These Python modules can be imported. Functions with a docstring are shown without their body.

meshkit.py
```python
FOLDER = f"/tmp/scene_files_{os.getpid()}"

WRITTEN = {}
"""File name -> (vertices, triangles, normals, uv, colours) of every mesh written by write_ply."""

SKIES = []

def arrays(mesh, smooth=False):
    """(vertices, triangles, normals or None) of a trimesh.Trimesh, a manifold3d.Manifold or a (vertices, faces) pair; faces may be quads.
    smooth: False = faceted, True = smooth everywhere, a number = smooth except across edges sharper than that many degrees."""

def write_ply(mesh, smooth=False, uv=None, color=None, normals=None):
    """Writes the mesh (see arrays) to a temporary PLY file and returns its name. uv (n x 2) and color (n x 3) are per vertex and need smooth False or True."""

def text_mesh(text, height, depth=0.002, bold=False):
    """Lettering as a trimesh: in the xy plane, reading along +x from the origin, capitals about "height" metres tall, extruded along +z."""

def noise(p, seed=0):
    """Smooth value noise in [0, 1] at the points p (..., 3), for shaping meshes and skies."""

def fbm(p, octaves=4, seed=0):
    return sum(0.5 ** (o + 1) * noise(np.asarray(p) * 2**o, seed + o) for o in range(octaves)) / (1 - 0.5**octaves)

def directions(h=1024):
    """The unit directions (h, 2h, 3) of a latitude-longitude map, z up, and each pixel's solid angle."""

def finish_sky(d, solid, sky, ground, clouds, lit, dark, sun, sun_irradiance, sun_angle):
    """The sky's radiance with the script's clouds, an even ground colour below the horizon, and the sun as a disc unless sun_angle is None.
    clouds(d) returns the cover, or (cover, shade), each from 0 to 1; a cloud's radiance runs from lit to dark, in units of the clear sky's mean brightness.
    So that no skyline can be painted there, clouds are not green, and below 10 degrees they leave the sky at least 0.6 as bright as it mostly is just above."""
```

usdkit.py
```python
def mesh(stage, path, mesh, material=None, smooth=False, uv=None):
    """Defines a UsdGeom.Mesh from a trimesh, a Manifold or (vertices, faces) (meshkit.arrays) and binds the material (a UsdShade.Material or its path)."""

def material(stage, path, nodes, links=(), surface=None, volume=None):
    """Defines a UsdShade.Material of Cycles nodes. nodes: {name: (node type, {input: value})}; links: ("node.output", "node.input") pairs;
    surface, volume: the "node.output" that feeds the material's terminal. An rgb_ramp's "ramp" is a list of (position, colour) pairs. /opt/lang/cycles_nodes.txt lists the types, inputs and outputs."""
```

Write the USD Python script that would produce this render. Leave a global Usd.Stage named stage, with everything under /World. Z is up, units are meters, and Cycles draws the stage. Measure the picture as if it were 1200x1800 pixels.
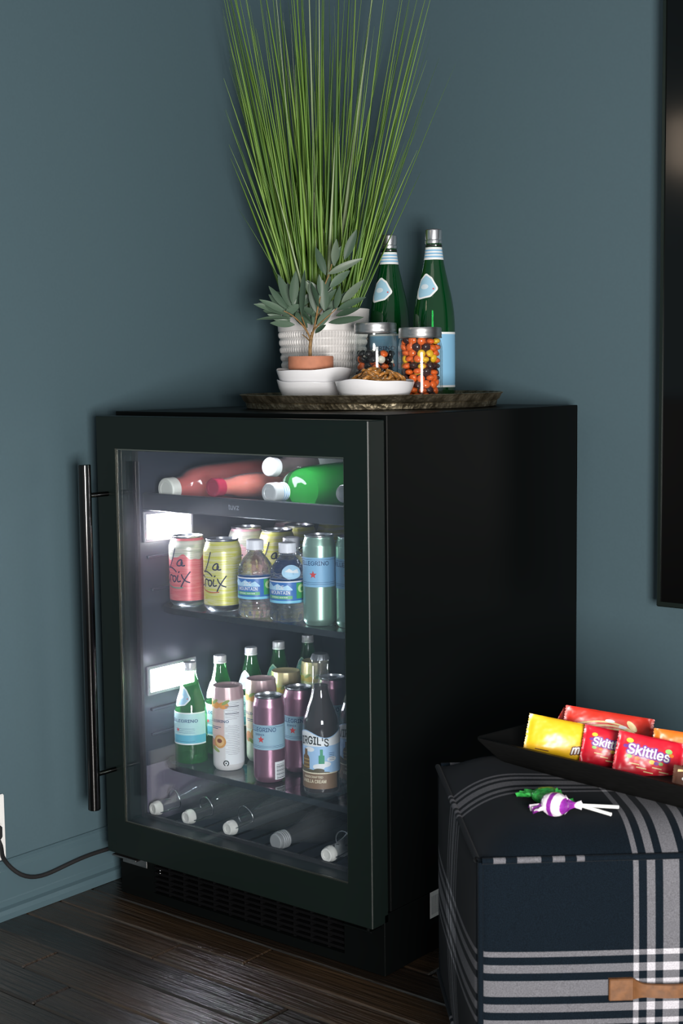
import math, random
import numpy as np
import trimesh, manifold3d, usdkit, meshkit
from shapely.geometry import Polygon, LineString, Point, box as sbox
from shapely import affinity
from shapely.ops import unary_union
from pxr import Usd, UsdGeom, UsdLux, UsdShade, Gf, Sdf

stage = Usd.Stage.CreateInMemory()
UsdGeom.SetStageUpAxis(stage, 'Z')
UsdGeom.SetStageMetersPerUnit(stage, 1.0)
UsdGeom.Xform.Define(stage, '/World')
UsdGeom.Scope.Define(stage, '/World/Looks')
PI = math.pi
RNG = np.random.default_rng(7)

# ------------------------------------------------------------------ camera, lights, exposure
EXPOSURE = 0.0
CAM_POS = np.array([1.8829, -1.6419, 0.9284])
CAM_YAW, CAM_PITCH, CAM_ROLL, CAM_F = -0.68420, -0.09950, -0.01170, 2511.48


def camera_axes():
    ca, sa, cb, sb = math.cos(CAM_YAW), math.sin(CAM_YAW), math.cos(CAM_PITCH), math.sin(CAM_PITCH)
    cc, sc = math.cos(CAM_ROLL), math.sin(CAM_ROLL)
    f = np.array([sa * cb, ca * cb, sb]); r0 = np.array([ca, -sa, 0.0]); u0 = np.cross(r0, f)
    return r0 * cc + u0 * sc, -r0 * sc + u0 * cc, f


CR, CU, CF = camera_axes()
cam = UsdGeom.Camera.Define(stage, '/World/camera')
cam.AddTransformOp().Set(Gf.Matrix4d(*CR, 0, *CU, 0, *(-CF), 0, *CAM_POS, 1))
cam.CreateHorizontalApertureAttr(36.0)
cam.CreateVerticalApertureAttr(54.0)
cam.CreateFocalLengthAttr(36.0 * CAM_F / 1200)
cam.CreateClippingRangeAttr(Gf.Vec2f(0.05, 100))
cam.CreateFStopAttr(20.0)
cam.CreateFocusDistanceAttr(2.42)
cam.CreateExposureAttr(EXPOSURE)


def look_matrix(pos, target):
    z = np.array(pos, float) - np.array(target, float); z /= np.linalg.norm(z)
    x = np.cross([0, 0, 1.0], z); x /= np.linalg.norm(x); y = np.cross(z, x)
    return Gf.Matrix4d(*x, 0, *y, 0, *z, 0, *map(float, pos), 1)


def rect_light(name, pos, target, w, h, intensity, color):
    l = UsdLux.RectLight.Define(stage, '/World/' + name)
    l.AddTransformOp().Set(look_matrix(pos, target))
    l.CreateWidthAttr(w); l.CreateHeightAttr(h); l.CreateIntensityAttr(intensity)
    l.CreateColorAttr(Gf.Vec3f(*color))
    return l


# photographer's soft light beside the camera, and the room's dim ceiling lamp behind it
rect_light('camera_softbox', (2.42, -1.70, 0.70), (0.3, 0.3, 0.62), 0.55, 0.62, 90.0, (1.0, 0.965, 0.93))
rect_light('ceiling_lamp', (1.2, -1.6, 2.42), (1.2, -1.5, 0.0), 1.2, 1.2, 0.8, (1.0, 0.93, 0.85))
dome = UsdLux.DomeLight.Define(stage, '/World/room_glow')
dome.CreateIntensityAttr(0.09); dome.CreateColorAttr(Gf.Vec3f(0.9, 0.95, 1.0))

# ------------------------------------------------------------------ helpers: prims
used = {}


def numbered(parent, name):
    key = f'{parent}/{name}'
    n = used.get(key, 0); used[key] = n + 1
    return key if n == 0 else f'{key}_{n:03d}'


def tag(p, label=None, cat=None, group=None, kind=None):
    for k, v in (('label', label), ('category', cat), ('group', group), ('kind', kind)):
        if v: p.SetCustomDataByKey(k, v)
    return p


def mat4(loc=(0, 0, 0), rotz=0.0, R=None):
    m = np.eye(4)
    if R is not None: m[:3, :3] = R
    else:
        c, s = math.cos(rotz), math.sin(rotz); m[:2, :2] = [[c, -s], [s, c]]
    m[:3, 3] = loc
    return m


def set_m(x, m):
    x.AddTransformOp().Set(Gf.Matrix4d(*[float(v) for v in np.asarray(m).T.ravel()]))


def thing(name, label, cat, loc=(0, 0, 0), rotz=0.0, group=None, m=None, kind=None):
    x = UsdGeom.Xform.Define(stage, numbered('/World', name))
    set_m(x, mat4(loc, rotz) if m is None else m)
    return tag(x.GetPrim(), label, cat, group, kind)


def obj(name, mesh, material, parent=None, smooth=35, uv=None, label=None, kind=None):
    base = '/World' if parent is None else str(parent.GetPath())
    p = usdkit.mesh(stage, numbered(base, name), mesh, material, smooth=True if uv is not None and smooth else smooth, uv=uv).GetPrim()
    return tag(p, label=label, kind=kind)


def dup(root, loc=(0, 0, 0), rotz=0.0, label=None, group=None, m=None):
    was = root.GetCustomData()
    name = root.GetName().rstrip('0123456789').rstrip('_')
    r = thing(name, label or was['label'], was['category'], loc, rotz, group or was.get('group'), m)
    r.GetReferences().AddInternalReference(root.GetPath()); r.SetInstanceable(True)
    return r


# ------------------------------------------------------------------ helpers: shapes
cat = trimesh.util.concatenate


def bx(x0, x1, y0, y1, z0, z1, bevel=0.0):
    if bevel <= 0:
        b = trimesh.creation.box((x1 - x0, y1 - y0, z1 - z0)); b.apply_translation(((x0 + x1) / 2, (y0 + y1) / 2, (z0 + z1) / 2)); return b
    pts = []
    for i, (a, b) in enumerate(((x0, x1), (y0, y1), (z0, z1))): pass
    for sx in (x0, x1):
        for sy in (y0, y1):
            for sz in (z0, z1):
                ix = bevel if sx == x0 else -bevel; iy = bevel if sy == y0 else -bevel; iz = bevel if sz == z0 else -bevel
                pts += [(sx + ix, sy + iy, sz), (sx + ix, sy, sz + iz), (sx, sy + iy, sz + iz)]
    return trimesh.convex.convex_hull(np.array(pts))


def lathe(prof, n=48, a0=0.0, a1=2 * PI):
    prof = np.array(prof, float); full = abs(a1 - a0 - 2 * PI) < 1e-6
    k = n if full else n + 1
    th = a0 + (a1 - a0) * np.arange(k) / n
    v = np.stack([prof[None, :, 0] * np.cos(th)[:, None], prof[None, :, 0] * np.sin(th)[:, None], np.repeat(prof[None, :, 1], k, 0)], -1).reshape(-1, 3)
    m = len(prof); f = []
    for i in range(n):
        j = (i + 1) % k
        for q in range(m - 1):
            a, b, c, d = i * m + q, j * m + q, j * m + q + 1, i * m + q + 1
            if prof[q, 0] > 1e-9: f.append((a, b, c))
            if prof[q + 1, 0] > 1e-9: f.append((a, c, d))
    t = trimesh.Trimesh(v, f, process=False); t.merge_vertices(); t.remove_unreferenced_vertices()
    return t


def tube(points, r, n=10, close=False, caps=True):
    P = np.array(points, float); m = len(P)
    rr = np.broadcast_to(np.asarray(r, float), (m,))
    T = np.gradient(P, axis=0) if not close else np.roll(P, -1, 0) - np.roll(P, 1, 0)
    T /= np.linalg.norm(T, axis=1, keepdims=True) + 1e-12
    a = np.array([0, 0, 1.0]) if abs(T[0, 2]) < 0.9 else np.array([1.0, 0, 0])
    N = np.cross(T[0], a); N /= np.linalg.norm(N)
    V = []
    for i in range(m):
        N = N - T[i] * (N @ T[i]); N /= np.linalg.norm(N); B = np.cross(T[i], N)
        an = 2 * PI * np.arange(n) / n
        V.append(P[i] + rr[i] * (np.cos(an)[:, None] * N + np.sin(an)[:, None] * B))
    V = np.vstack(V); F = []
    for i in range(m if close else m - 1):
        i2 = (i + 1) % m
        for k in range(n):
            k2 = (k + 1) % n
            F += [(i * n + k, i * n + k2, i2 * n + k2), (i * n + k, i2 * n + k2, i2 * n + k)]
    if not close and caps:
        V = np.vstack([V, P[0], P[-1]]); a, b = len(V) - 2, len(V) - 1
        for k in range(n):
            k2 = (k + 1) % n
            F += [(a, k2, k), (b, (m - 1) * n + k, (m - 1) * n + k2)]
    return trimesh.Trimesh(V, F, process=False)


def smooth_path(pts, n=40):
    from scipy.interpolate import CubicSpline
    P = np.array(pts, float); t = np.concatenate([[0], np.cumsum(np.linalg.norm(np.diff(P, axis=0), axis=1))])
    return CubicSpline(t, P)(np.linspace(0, t[-1], n))


def tri2d(poly, edge=0.004):
    vs, fs, k = [], [], 0
    for g in getattr(poly, 'geoms', [poly]):
        if g.is_empty or g.area < 1e-10: continue
        v, f = trimesh.creation.triangulate_polygon(g, engine='earcut')
        vs.append(v); fs.append(np.asarray(f) + k); k += len(v)
    v, f = np.vstack(vs), np.vstack(fs)
    v = np.c_[v, np.zeros(len(v))]
    if edge: v, f = trimesh.remesh.subdivide_to_size(v, f, edge, max_iter=12)
    return v[:, :2], f


def text2d(text, height, bold=False, edge=0.004, anchor='c', width=None):
    t = meshkit.text_mesh(text, height, 0.002, bold)
    v, f = np.array(t.vertices), np.array(t.faces)
    keep = (v[f][:, :, 2] > 0.0019).all(1); f = f[keep]
    idx, inv = np.unique(f, return_inverse=True); v = v[idx]; f = inv.reshape(-1, 3)
    x0, x1 = v[:, 0].min(), v[:, 0].max()
    v = v.copy(); v[:, 2] = 0
    v[:, 0] -= {'c': (x0 + x1) / 2, 'l': x0, 'r': x1}[anchor]
    if width: v[:, 0] *= width / (x1 - x0)
    if edge: v, f = trimesh.remesh.subdivide_to_size(v, f, edge, max_iter=12)
    return v[:, :2], f


def wrap(vf, radius, z0, th, off=0.0003, tilt=0.0):
    """bends a flat print (x along the arc, y up) round an upright body"""
    v, f = vf
    z = z0 + v[:, 1]
    r = (np.array([radius(q) for q in z]) if callable(radius) else np.full(len(v), float(radius))) + off
    rm = np.mean(r)
    a = math.radians(th) + v[:, 0] / rm
    return trimesh.Trimesh(np.c_[r * np.cos(a), r * np.sin(a), z], f, process=False)


def band(radius, z0, z1, off=0.0003, n=48, th0=0, th1=360, m=6):
    zs = np.linspace(z0, z1, m)
    pr = [((radius(z) if callable(radius) else radius) + off, z) for z in zs]
    return lathe(pr, n, math.radians(th0), math.radians(th1))


def star2d(r, k=5, inner=0.42):
    return Polygon([((r if i % 2 == 0 else r * inner) * math.sin(PI * i / k), (r if i % 2 == 0 else r * inner) * math.cos(PI * i / k)) for i in range(2 * k)])


def place(mesh, R=None, t=(0, 0, 0)):
    m = mesh.copy(); M = np.eye(4)
    if R is not None: M[:3, :3] = R
    M[:3, 3] = t; m.apply_transform(M); return m


def rot(axis, deg):
    return trimesh.transformations.rotation_matrix(math.radians(deg), axis)[:3, :3]


def grid(nu, nv):
    f = []
    for i in range(nu - 1):
        for j in range(nv - 1):
            a, b, c, d = i * nv + j, (i + 1) * nv + j, (i + 1) * nv + j + 1, i * nv + j + 1
            f += [(a, b, c), (a, c, d)]
    return np.array(f)


# ------------------------------------------------------------------ helpers: materials
mats = {}


def mat(name, color=(0.5, 0.5, 0.5), rough=0.5, metal=0.0, **kw):
    if name in mats: return mats[name]
    p = {'base_color': color, 'roughness': rough, 'metallic': metal, **kw}
    mats[name] = usdkit.material(stage, '/World/Looks/' + name, {'p': ('principled_bsdf', p)}, surface='p.BSDF')
    return mats[name]


def mat_graph(name, nodes, links, surface):
    mats[name] = usdkit.material(stage, '/World/Looks/' + name, nodes, links, surface=surface)
    return mats[name]


def bumped(name, color, rough, scale, strength, dist=0.002, var=0.0, stretch=(1, 1, 1), detail=4, metal=0.0, **kw):
    c = np.array(color)
    return mat_graph(name, {
        'tc': ('texture_coordinate', {}), 'mp': ('mapping', {'scale': stretch}),
        'n': ('noise_texture', {'scale': scale, 'detail': detail}),
        'r': ('rgb_ramp', {'ramp': [(0.3, tuple(np.clip(c * (1 - var), 0, 1))), (0.7, tuple(np.clip(c * (1 + var), 0, 1)))]}),
        'b': ('bump', {'strength': strength, 'distance': dist}),
        'p': ('principled_bsdf', {'roughness': rough, 'metallic': metal, **kw})},
        [('tc.object', 'mp.vector'), ('mp.vector', 'n.vector'), ('n.fac', 'r.fac'), ('r.color', 'p.base_color'), ('n.fac', 'b.height'), ('b.normal', 'p.normal')], 'p.BSDF')


def thin_glass(name, tint=(0.95, 0.97, 0.97), ior=1.5, rough=0.0, body=None, body_fac=0.3, glow=0.0):
    nodes = {'t': ('transparent_bsdf', {'color': tint}), 'g': ('glossy_bsdf', {'color': (1, 1, 1), 'roughness': rough}),
             'lw': ('layer_weight', {'blend': 0.5}), 'pw': ('math', {'math_type': 'power', 'value2': 4.5}), 'f': ('math', {'math_type': 'multiply_add', 'value2': 0.92, 'value3': ((ior - 1) / (ior + 1)) ** 2}), 'm': ('mix_closure', {})}
    links = [('lw.facing', 'pw.value1'), ('pw.value', 'f.value1'), ('f.value', 'm.fac'), ('g.BSDF', 'm.closure2')]
    src = 't.BSDF'
    if body is not None:
        nodes |= {'d': ('diffuse_bsdf', {'color': body}), 'm2': ('mix_closure', {'fac': body_fac})}
        links += [('t.BSDF', 'm2.closure1'), ('d.BSDF', 'm2.closure2')]; src = 'm2.closure'
    if glow:
        nodes |= {'tl': ('translucent_bsdf', {'color': (0.9, 0.88, 1.0)}), 'm3': ('mix_closure', {'fac': glow})}
        links += [(src, 'm3.closure1'), ('tl.BSDF', 'm3.closure2')]; src = 'm3.closure'
    links.append((src, 'm.closure1'))
    return mat_graph(name, nodes, links, 'm.closure')


WALL = bumped('wall_paint', (0.066, 0.112, 0.133), 0.55, 260, 0.10, 0.0006, 0.03)
TRIMP = mat('trim_paint', (0.070, 0.117, 0.138), 0.35)
BLACK = mat('black_steel', (0.0025, 0.0032, 0.0032), 0.42, 0.0, specular_ior_level=0.05)
DOORM = bumped('door_steel', (0.0036, 0.0078, 0.0064), 0.42, 30, 0.05, 0.0004, 0.08, (1, 1, 25), 3, 0.0, specular_ior_level=0.3)
BLKP = mat('black_plastic', (0.003, 0.003, 0.0034), 0.5, specular_ior_level=0.08)
RUBBER = mat('rubber', (0.012, 0.012, 0.013), 0.6)
LINER = mat('liner_plastic', (0.032, 0.038, 0.054), 0.30)
SHELFP = mat('shelf_trim_plastic', (0.03, 0.036, 0.045), 0.3)
CHROME = mat('chrome', (0.75, 0.75, 0.77), 0.18, 1.0)
ALU = mat('aluminium', (0.78, 0.78, 0.8), 0.27, 1.0)
HANDLE = mat('handle_steel', (0.05, 0.05, 0.05), 0.16, 1.0)
WHITE = mat('white_plastic', (0.8, 0.8, 0.78), 0.4)
INK = mat('dark_ink', (0.012, 0.014, 0.05), 0.5)
BLK = mat('black_ink', (0.008, 0.008, 0.008), 0.5)
PANE = thin_glass('door_glass', (0.92, 0.94, 0.96), 1.45, 0.0, body=(0.36, 0.55, 0.72), body_fac=0.009, glow=0.011)
CLEAR = thin_glass('clear_glass', (0.965, 0.975, 0.972), 1.62, 0.03, body=(0.75, 0.8, 0.8), body_fac=0.035)
SHELFG = thin_glass('shelf_glass', (0.80, 0.86, 0.86), 1.5)
LEDM = mat_graph('led_emitter', {'e': ('emission', {'color': (0.93, 0.90, 1.0), 'strength': 110.0})}, [], 'e.emission')

# ------------------------------------------------------------------ the setting
WX, BY = -0.078, 0.66          # left wall, back wall
def struct(name, mesh, m, smooth=None, **kw): return tag(obj(name, mesh, m, None, smooth, **kw), kind='structure', **{})
struct('wall_left', bx(WX - 0.1, WX, -3.2, BY + 0.1, 0, 2.5), WALL)
struct('wall_back', bx(WX, 3.4, BY, BY + 0.1, 0, 2.5), WALL)

# skirting: a moulded profile swept along the walls
prof = [(0, 0), (0.024, 0), (0.024, 0.010), (0.021, 0.017), (0.0135, 0.020), (0.0135, 0.030), (0.0125, 0.032), (0.0125, 0.082), (0.008, 0.088), (0.008, 0.093), (0.004, 0.097), (0, 0.097)]


def skirting(length):
    return trimesh.creation.extrude_polygon(Polygon(prof), length, engine='earcut')


s = skirting(3.2 + BY)
s.apply_transform(np.array([[1, 0, 0, WX], [0, 0, 1, -3.2], [0, 1, 0, 0], [0, 0, 0, 1.0]]))
s.fix_normals(); struct('baseboard_left', s, TRIMP)
s = skirting(3.3)
s.apply_transform(np.array([[0, 0, 1, WX + 0.026], [-1, 0, 0, BY], [0, 1, 0, 0], [0, 0, 0, 1.0]]))
s.fix_normals(); struct('baseboard_back', s, TRIMP)

# floor: a slab with walnut planks laid along x
def wood(name, tone):
    t = np.array(tone)
    return mat_graph(name, {
        'tc': ('texture_coordinate', {}), 'oi': ('geometry', {}), 'mp': ('mapping', {'scale': (3.0, 42.0, 12.0)}), 'mp2': ('mapping', {'scale': (6.0, 150.0, 20.0)}),
        'n': ('noise_texture', {'scale': 1.0, 'detail': 6, 'roughness': 0.6, 'distortion': 0.6}), 'n2': ('noise_texture', {'scale': 1.0, 'detail': 4}),
        'r': ('rgb_ramp', {'ramp': [(0.25, tuple(t * 0.45)), (0.5, tuple(t)), (0.75, tuple(t * 1.75))]}),
        'ad': ('math', {'math_type': 'add'}),
        'b': ('bump', {'strength': 0.8, 'distance': 0.004}),
        'p': ('principled_bsdf', {'roughness': 0.30, 'specular_ior_level': 0.9})},
        [('tc.object', 'mp.vector'), ('tc.object', 'mp2.vector'), ('mp.vector', 'n.vector'), ('mp2.vector', 'n2.vector'), ('n.fac', 'r.fac'), ('r.color', 'p.base_color'),
         ('n.fac', 'ad.value1'), ('n2.fac', 'ad.value2'), ('ad.value', 'b.height'), ('b.normal', 'p.normal')], 'p.BSDF')


WOODS = [wood('walnut_dark', (0.013, 0.0080, 0.0048)), wood('walnut_mid', (0.019, 0.0118, 0.0068)), wood('walnut_warm', (0.029, 0.0165, 0.0080))]
floor = thing('floor', None, None, kind='structure')
obj('subfloor', bx(WX - 0.1, 3.4, -3.2, BY + 0.1, -0.05, -0.006), mat('subfloor', (0.006, 0.004, 0.003), 0.8), floor, None)
PW = 0.0735
known = {0: [0.3865, 1.15], -1: [0.2565, 0.98], -2: [0.548, 1.3], -3: [0.12, 0.86], 1: [0.95], 2: [0.6425, 1.4]}
rows = range(-19, 9)
for k in rows:
    y1 = 0.007 + k * PW; y0 = y1 - PW           # row 0 lies just in front of the line at y = 0.007
    if y0 > BY: continue
    y1 = min(y1, BY)
    joints = known.get(k) or list(np.cumsum(RNG.uniform(0.45, 1.0, 4)) - 0.4)
    xs = [WX] + sorted(j for j in joints if WX + 0.1 < j < 1.55) + [1.75]
    for a, b in zip(xs[:-1], xs[1:]):
        dz = RNG.uniform(-0.0006, 0.0004)
        obj('plank', bx(a + 0.0006, b - 0.0006, y0 + 0.0006, y1 - 0.0006, -0.006, dz, 0.0028), WOODS[RNG.integers(3)], floor, None)
# ------------------------------------------------------------------ beverage cooler
FW, FT, FD, FH = 0.595, 0.0438, 0.608, 0.8603     # width, door thickness, depth, height
fr = thing('beverage_cooler', 'black under-counter drinks cooler with lit glass door and long bar handle', 'refrigerator')


def man(m):
    return manifold3d.Manifold(manifold3d.Mesh(np.array(m.vertices, np.float32), np.array(m.faces, np.uint32)))


def cut(a, *bs):
    A = man(a)
    for b in bs: A = A - man(b)
    q = A.to_mesh(); return trimesh.Trimesh(q.vert_properties[:, :3], q.tri_verts, process=False)


obj('cabinet', cut(bx(0.0, FW, FT + 0.002, FD, 0.098, FH, 0.0012), bx(0.037, 0.558, 0.0, 0.56, 0.112, 0.838)), BLACK, fr, None)
obj('liner', cut(bx(0.036, 0.559, FT + 0.0025, 0.562, 0.110, 0.840), bx(0.045, 0.550, 0.0, 0.545, 0.118, 0.828)), LINER, fr, None)
obj('base', cut(bx(0.0, FW, 0.030, FD - 0.02, 0.0, 0.0975, 0.001), bx(0.083, 0.515, 0.0, 0.045, 0.017, 0.078)), BLACK, fr, None)
for i in range(6):
    z = 0.0205 + i * 0.0098
    obj('grille_slat', bx(0.0835, 0.5145, 0.032, 0.042, z, z + 0.0048, 0.001), BLKP, fr, None)
for i in range(11):
    x = 0.118 + i * 0.036
    obj('grille_rib', bx(x, x + 0.004, 0.0335, 0.044, 0.0175, 0.0775), BLKP, fr, None)
for z in (0.0555, 0.0605):
    obj('grille_screw', place(trimesh.creation.icosphere(2, 0.0016), None, (0.1005, 0.031, z)), CHROME, fr, True, label='small bright screw head in the grille')
obj('hinge_bracket', cat([bx(0.008, 0.070, 0.0022, 0.036, 0.0765, 0.0795, 0.0006), bx(0.008, 0.070, 0.0275, 0.0298, 0.058, 0.0795, 0.0006)]), mat('hinge_steel', (0.22, 0.22, 0.22), 0.35, 1.0), fr, None, label='grey steel lower hinge bracket')
obj('hinge_bracket', cat([bx(0.535, 0.590, 0.0022, 0.036, 0.0765, 0.0795, 0.0006), place(trimesh.creation.cylinder(0.003, 0.008, sections=16), None, (0.583, 0.0046, 0.0835))]), BLACK, fr, None)
lab = bx(FW, FW + 0.0008, 0.148, 0.185, 0.0555, 0.098)
st = obj('rating_sticker', lab, WHITE, fr, None, label='white rating sticker low on the side panel')
obj('printed_line', cat([bx(FW + 0.0008, FW + 0.0010, 0.152 + i * 0.0035, 0.1533 + i * 0.0035, 0.061, 0.091) for i in range(7)]), mat('grey_ink', (0.35, 0.35, 0.36), 0.6), st, None)

# door: frame, pane, gasket, handle
GX0, GX1, GZ0, GZ1 = 0.047, 0.5485, 0.1455, 0.7985
DZ0, DZ1 = 0.084, 0.8535
door = obj('door', cut(bx(0.0, FW, 0.0, FT - 0.004, DZ0, DZ1, 0.0014), bx(GX0, GX1, -0.1, 0.1, GZ0, GZ1)), DOORM, fr, None)
obj('glass_pane', bx(GX0 + 0.0006, GX1 - 0.0006, 0.0035, 0.0075, GZ0 + 0.0006, GZ1 - 0.0006), PANE, door, None)
ring = cut(bx(GX0, GX1, 0.0022, 0.0032, GZ0, GZ1), bx(GX0 + 0.0022, GX1 - 0.0022, -0.1, 0.1, GZ0 + 0.0022, GZ1 - 0.0022))
obj('pane_trim', ring, mat('pane_trim', (0.30, 0.30, 0.26), 0.35, 1.0), door, None)
obj('gasket', cut(bx(0.008, FW - 0.008, FT - 0.004, FT + 0.002, DZ0 + 0.02, DZ1 - 0.006), bx(GX0 + 0.008, GX1 - 0.008, -0.1, 0.1, GZ0 + 0.006, GZ1 - 0.006)), RUBBER, door, None)
HX, HY = 0.0258, -0.050
hp = [(0.0, 0.176), (0.0095, 0.176), (0.0108, 0.1772), (0.0108, 0.7723), (0.0095, 0.7735), (0.0, 0.7735)]
obj('handle_bar', place(lathe(hp, 32), None, (HX, HY, 0)), HANDLE, door, 30)
for z in (0.7205, 0.2365):
    obj('handle_post', tube([(HX, HY + 0.002, z), (HX, -0.004, z), (HX, 0.0, z)], [0.0042, 0.0042, 0.0042], 20), HANDLE, door, 40)

# inside fittings
for z0, z1 in ((0.6365, 0.679), (0.3640, 0.4040)):
    h = obj('lamp_housing', cut(bx(0.0455, 0.0500, 0.061, 0.181, z0 - 0.006, z1 + 0.006, 0.001), bx(0.0465, 0.06, 0.0665, 0.1755, z0 - 0.0005, z1 + 0.0005)), mat('lamp_housing', (0.3, 0.3, 0.32), 0.3), fr, None)
    obj('light_panel', bx(0.0465, 0.0482, 0.067, 0.175, z0, z1), LEDM, h, None, label='glowing white light panel')
h = obj('lamp_housing', bx(0.22, 0.50, 0.085, 0.125, 0.8215, 0.8279, 0.001), mat('lamp_housing', (0.3, 0.3, 0.32), 0.3), fr, None)  # added lamp, out of sight behind the door top, to brighten the top shelf
obj('light_panel', bx(0.225, 0.495, 0.090, 0.120, 0.8205, 0.8216), mat_graph('added_led', {'e': ('emission', {'color': (0.95, 0.95, 1.0), 'strength': 26.0})}, [], 'e.emission'), h, None, label='added unseen white light strip under the roof of the cavity')
for z in (0.602, 0.5435, 0.3295, 0.285):
    obj('shelf_rail', cat([bx(0.0452, 0.0515, 0.068 + 0.008 * (z < 0.55 and z > 0.5), 0.16, z, z + 0.005, 0.001), bx(0.5437, 0.5498, 0.075, 0.50, z, z + 0.005, 0.001)]), LINER, fr, None)
obj('lit_wall_patch', bx(0.0452, 0.0462, 0.056, 0.53, 0.128, 0.2325), mat('lit_wall_tone', (0.15, 0.135, 0.18), 0.4), fr, None, label='paler sheet coloured as lamp light low on the left inner wall')  # paler sheet stands for lamp light falling on the liner wall
t1 = obj('top_shelf', bx(0.0465, 0.5485, 0.070, 0.52, 0.690, 0.695), mat('shelf_dark', (0.04, 0.045, 0.055), 0.35), fr, None)
tr = obj('shelf_front', bx(0.0465, 0.5485, 0.0600, 0.0705, 0.6880, 0.7185, 0.0015), SHELFP, t1, None)
tv, tf = text2d('tuvz', 0.0088, True, 0.002)
obj('shelf_lettering', trimesh.Trimesh(np.c_[tv[:, 0] + 0.266, np.full(len(tv), 0.0598), tv[:, 1] + 0.7005], tf, process=False), mat('grey_print', (0.25, 0.28, 0.31), 0.5), t1, None)
for z in (0.519, 0.240):
    outline = Polygon([(0.053, 0.52), (0.053, 0.105), (0.075, 0.078), (0.115, 0.068), (0.5465, 0.064), (0.5465, 0.52)]).buffer(-0.003).buffer(0.003)
    g = trimesh.creation.extrude_polygon(outline, 0.0045, engine='earcut'); g.apply_translation((0, 0, z - 0.0045))
    sh = obj('glass_shelf', g, SHELFG, fr, None)
    path = [(0.053, 0.19), (0.0535, 0.125), (0.060, 0.098), (0.076, 0.079), (0.115, 0.0675), (0.16, 0.066), (0.5465, 0.0628)]
    pp = np.array([(x, y, z - 0.0035) for x, y in path])
    cr = np.vstack([smooth_path(pp[:6], 30), pp[6:]])
    edge = trimesh.Trimesh()
    strip = []
    for k, (x, y, zz) in enumerate(cr): strip += [(x, y, z - 0.0095), (x, y, z + 0.0008)]
    fs = []
    for k in range(len(cr) - 1): fs += [(2 * k, 2 * k + 2, 2 * k + 3), (2 * k, 2 * k + 3, 2 * k + 1)]
    st_ = trimesh.Trimesh(np.array(strip), fs, process=False)
    v2 = st_.vertices.copy(); v2[:, 1] += 0.003; v2[:, 0] += 0.0015
    nn = len(v2); ff = [tuple(np.array(f)[::-1] + nn) for f in fs]
    side = []
    for k in range(len(cr) - 1):
        for o in (0, 1):
            a, b = 2 * k + o, 2 * k + 2 + o
            side += [(a, b, b + nn), (a, b + nn, a + nn)]
    e = trimesh.Trimesh(np.vstack([st_.vertices, v2]), fs + ff + side, process=False); e.fix_normals()
    obj('shelf_front', e, mat('shelf_edge_trim', (0.10, 0.11, 0.12), 0.16, 0.85), sh, 40)
rack = obj('bottle_rack', cat([tube([(x, 0.062, 0.124), (x, 0.52, 0.124)], 0.002, 8) for x in np.linspace(0.06, 0.54, 14)] + [tube([(0.0475, y, 0.1205), (0.5475, y, 0.1205)], 0.002, 8) for y in (0.064, 0.3, 0.52)]), mat('rack_wire', (0.03, 0.03, 0.032), 0.3, 0.8), fr, 40)

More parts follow.
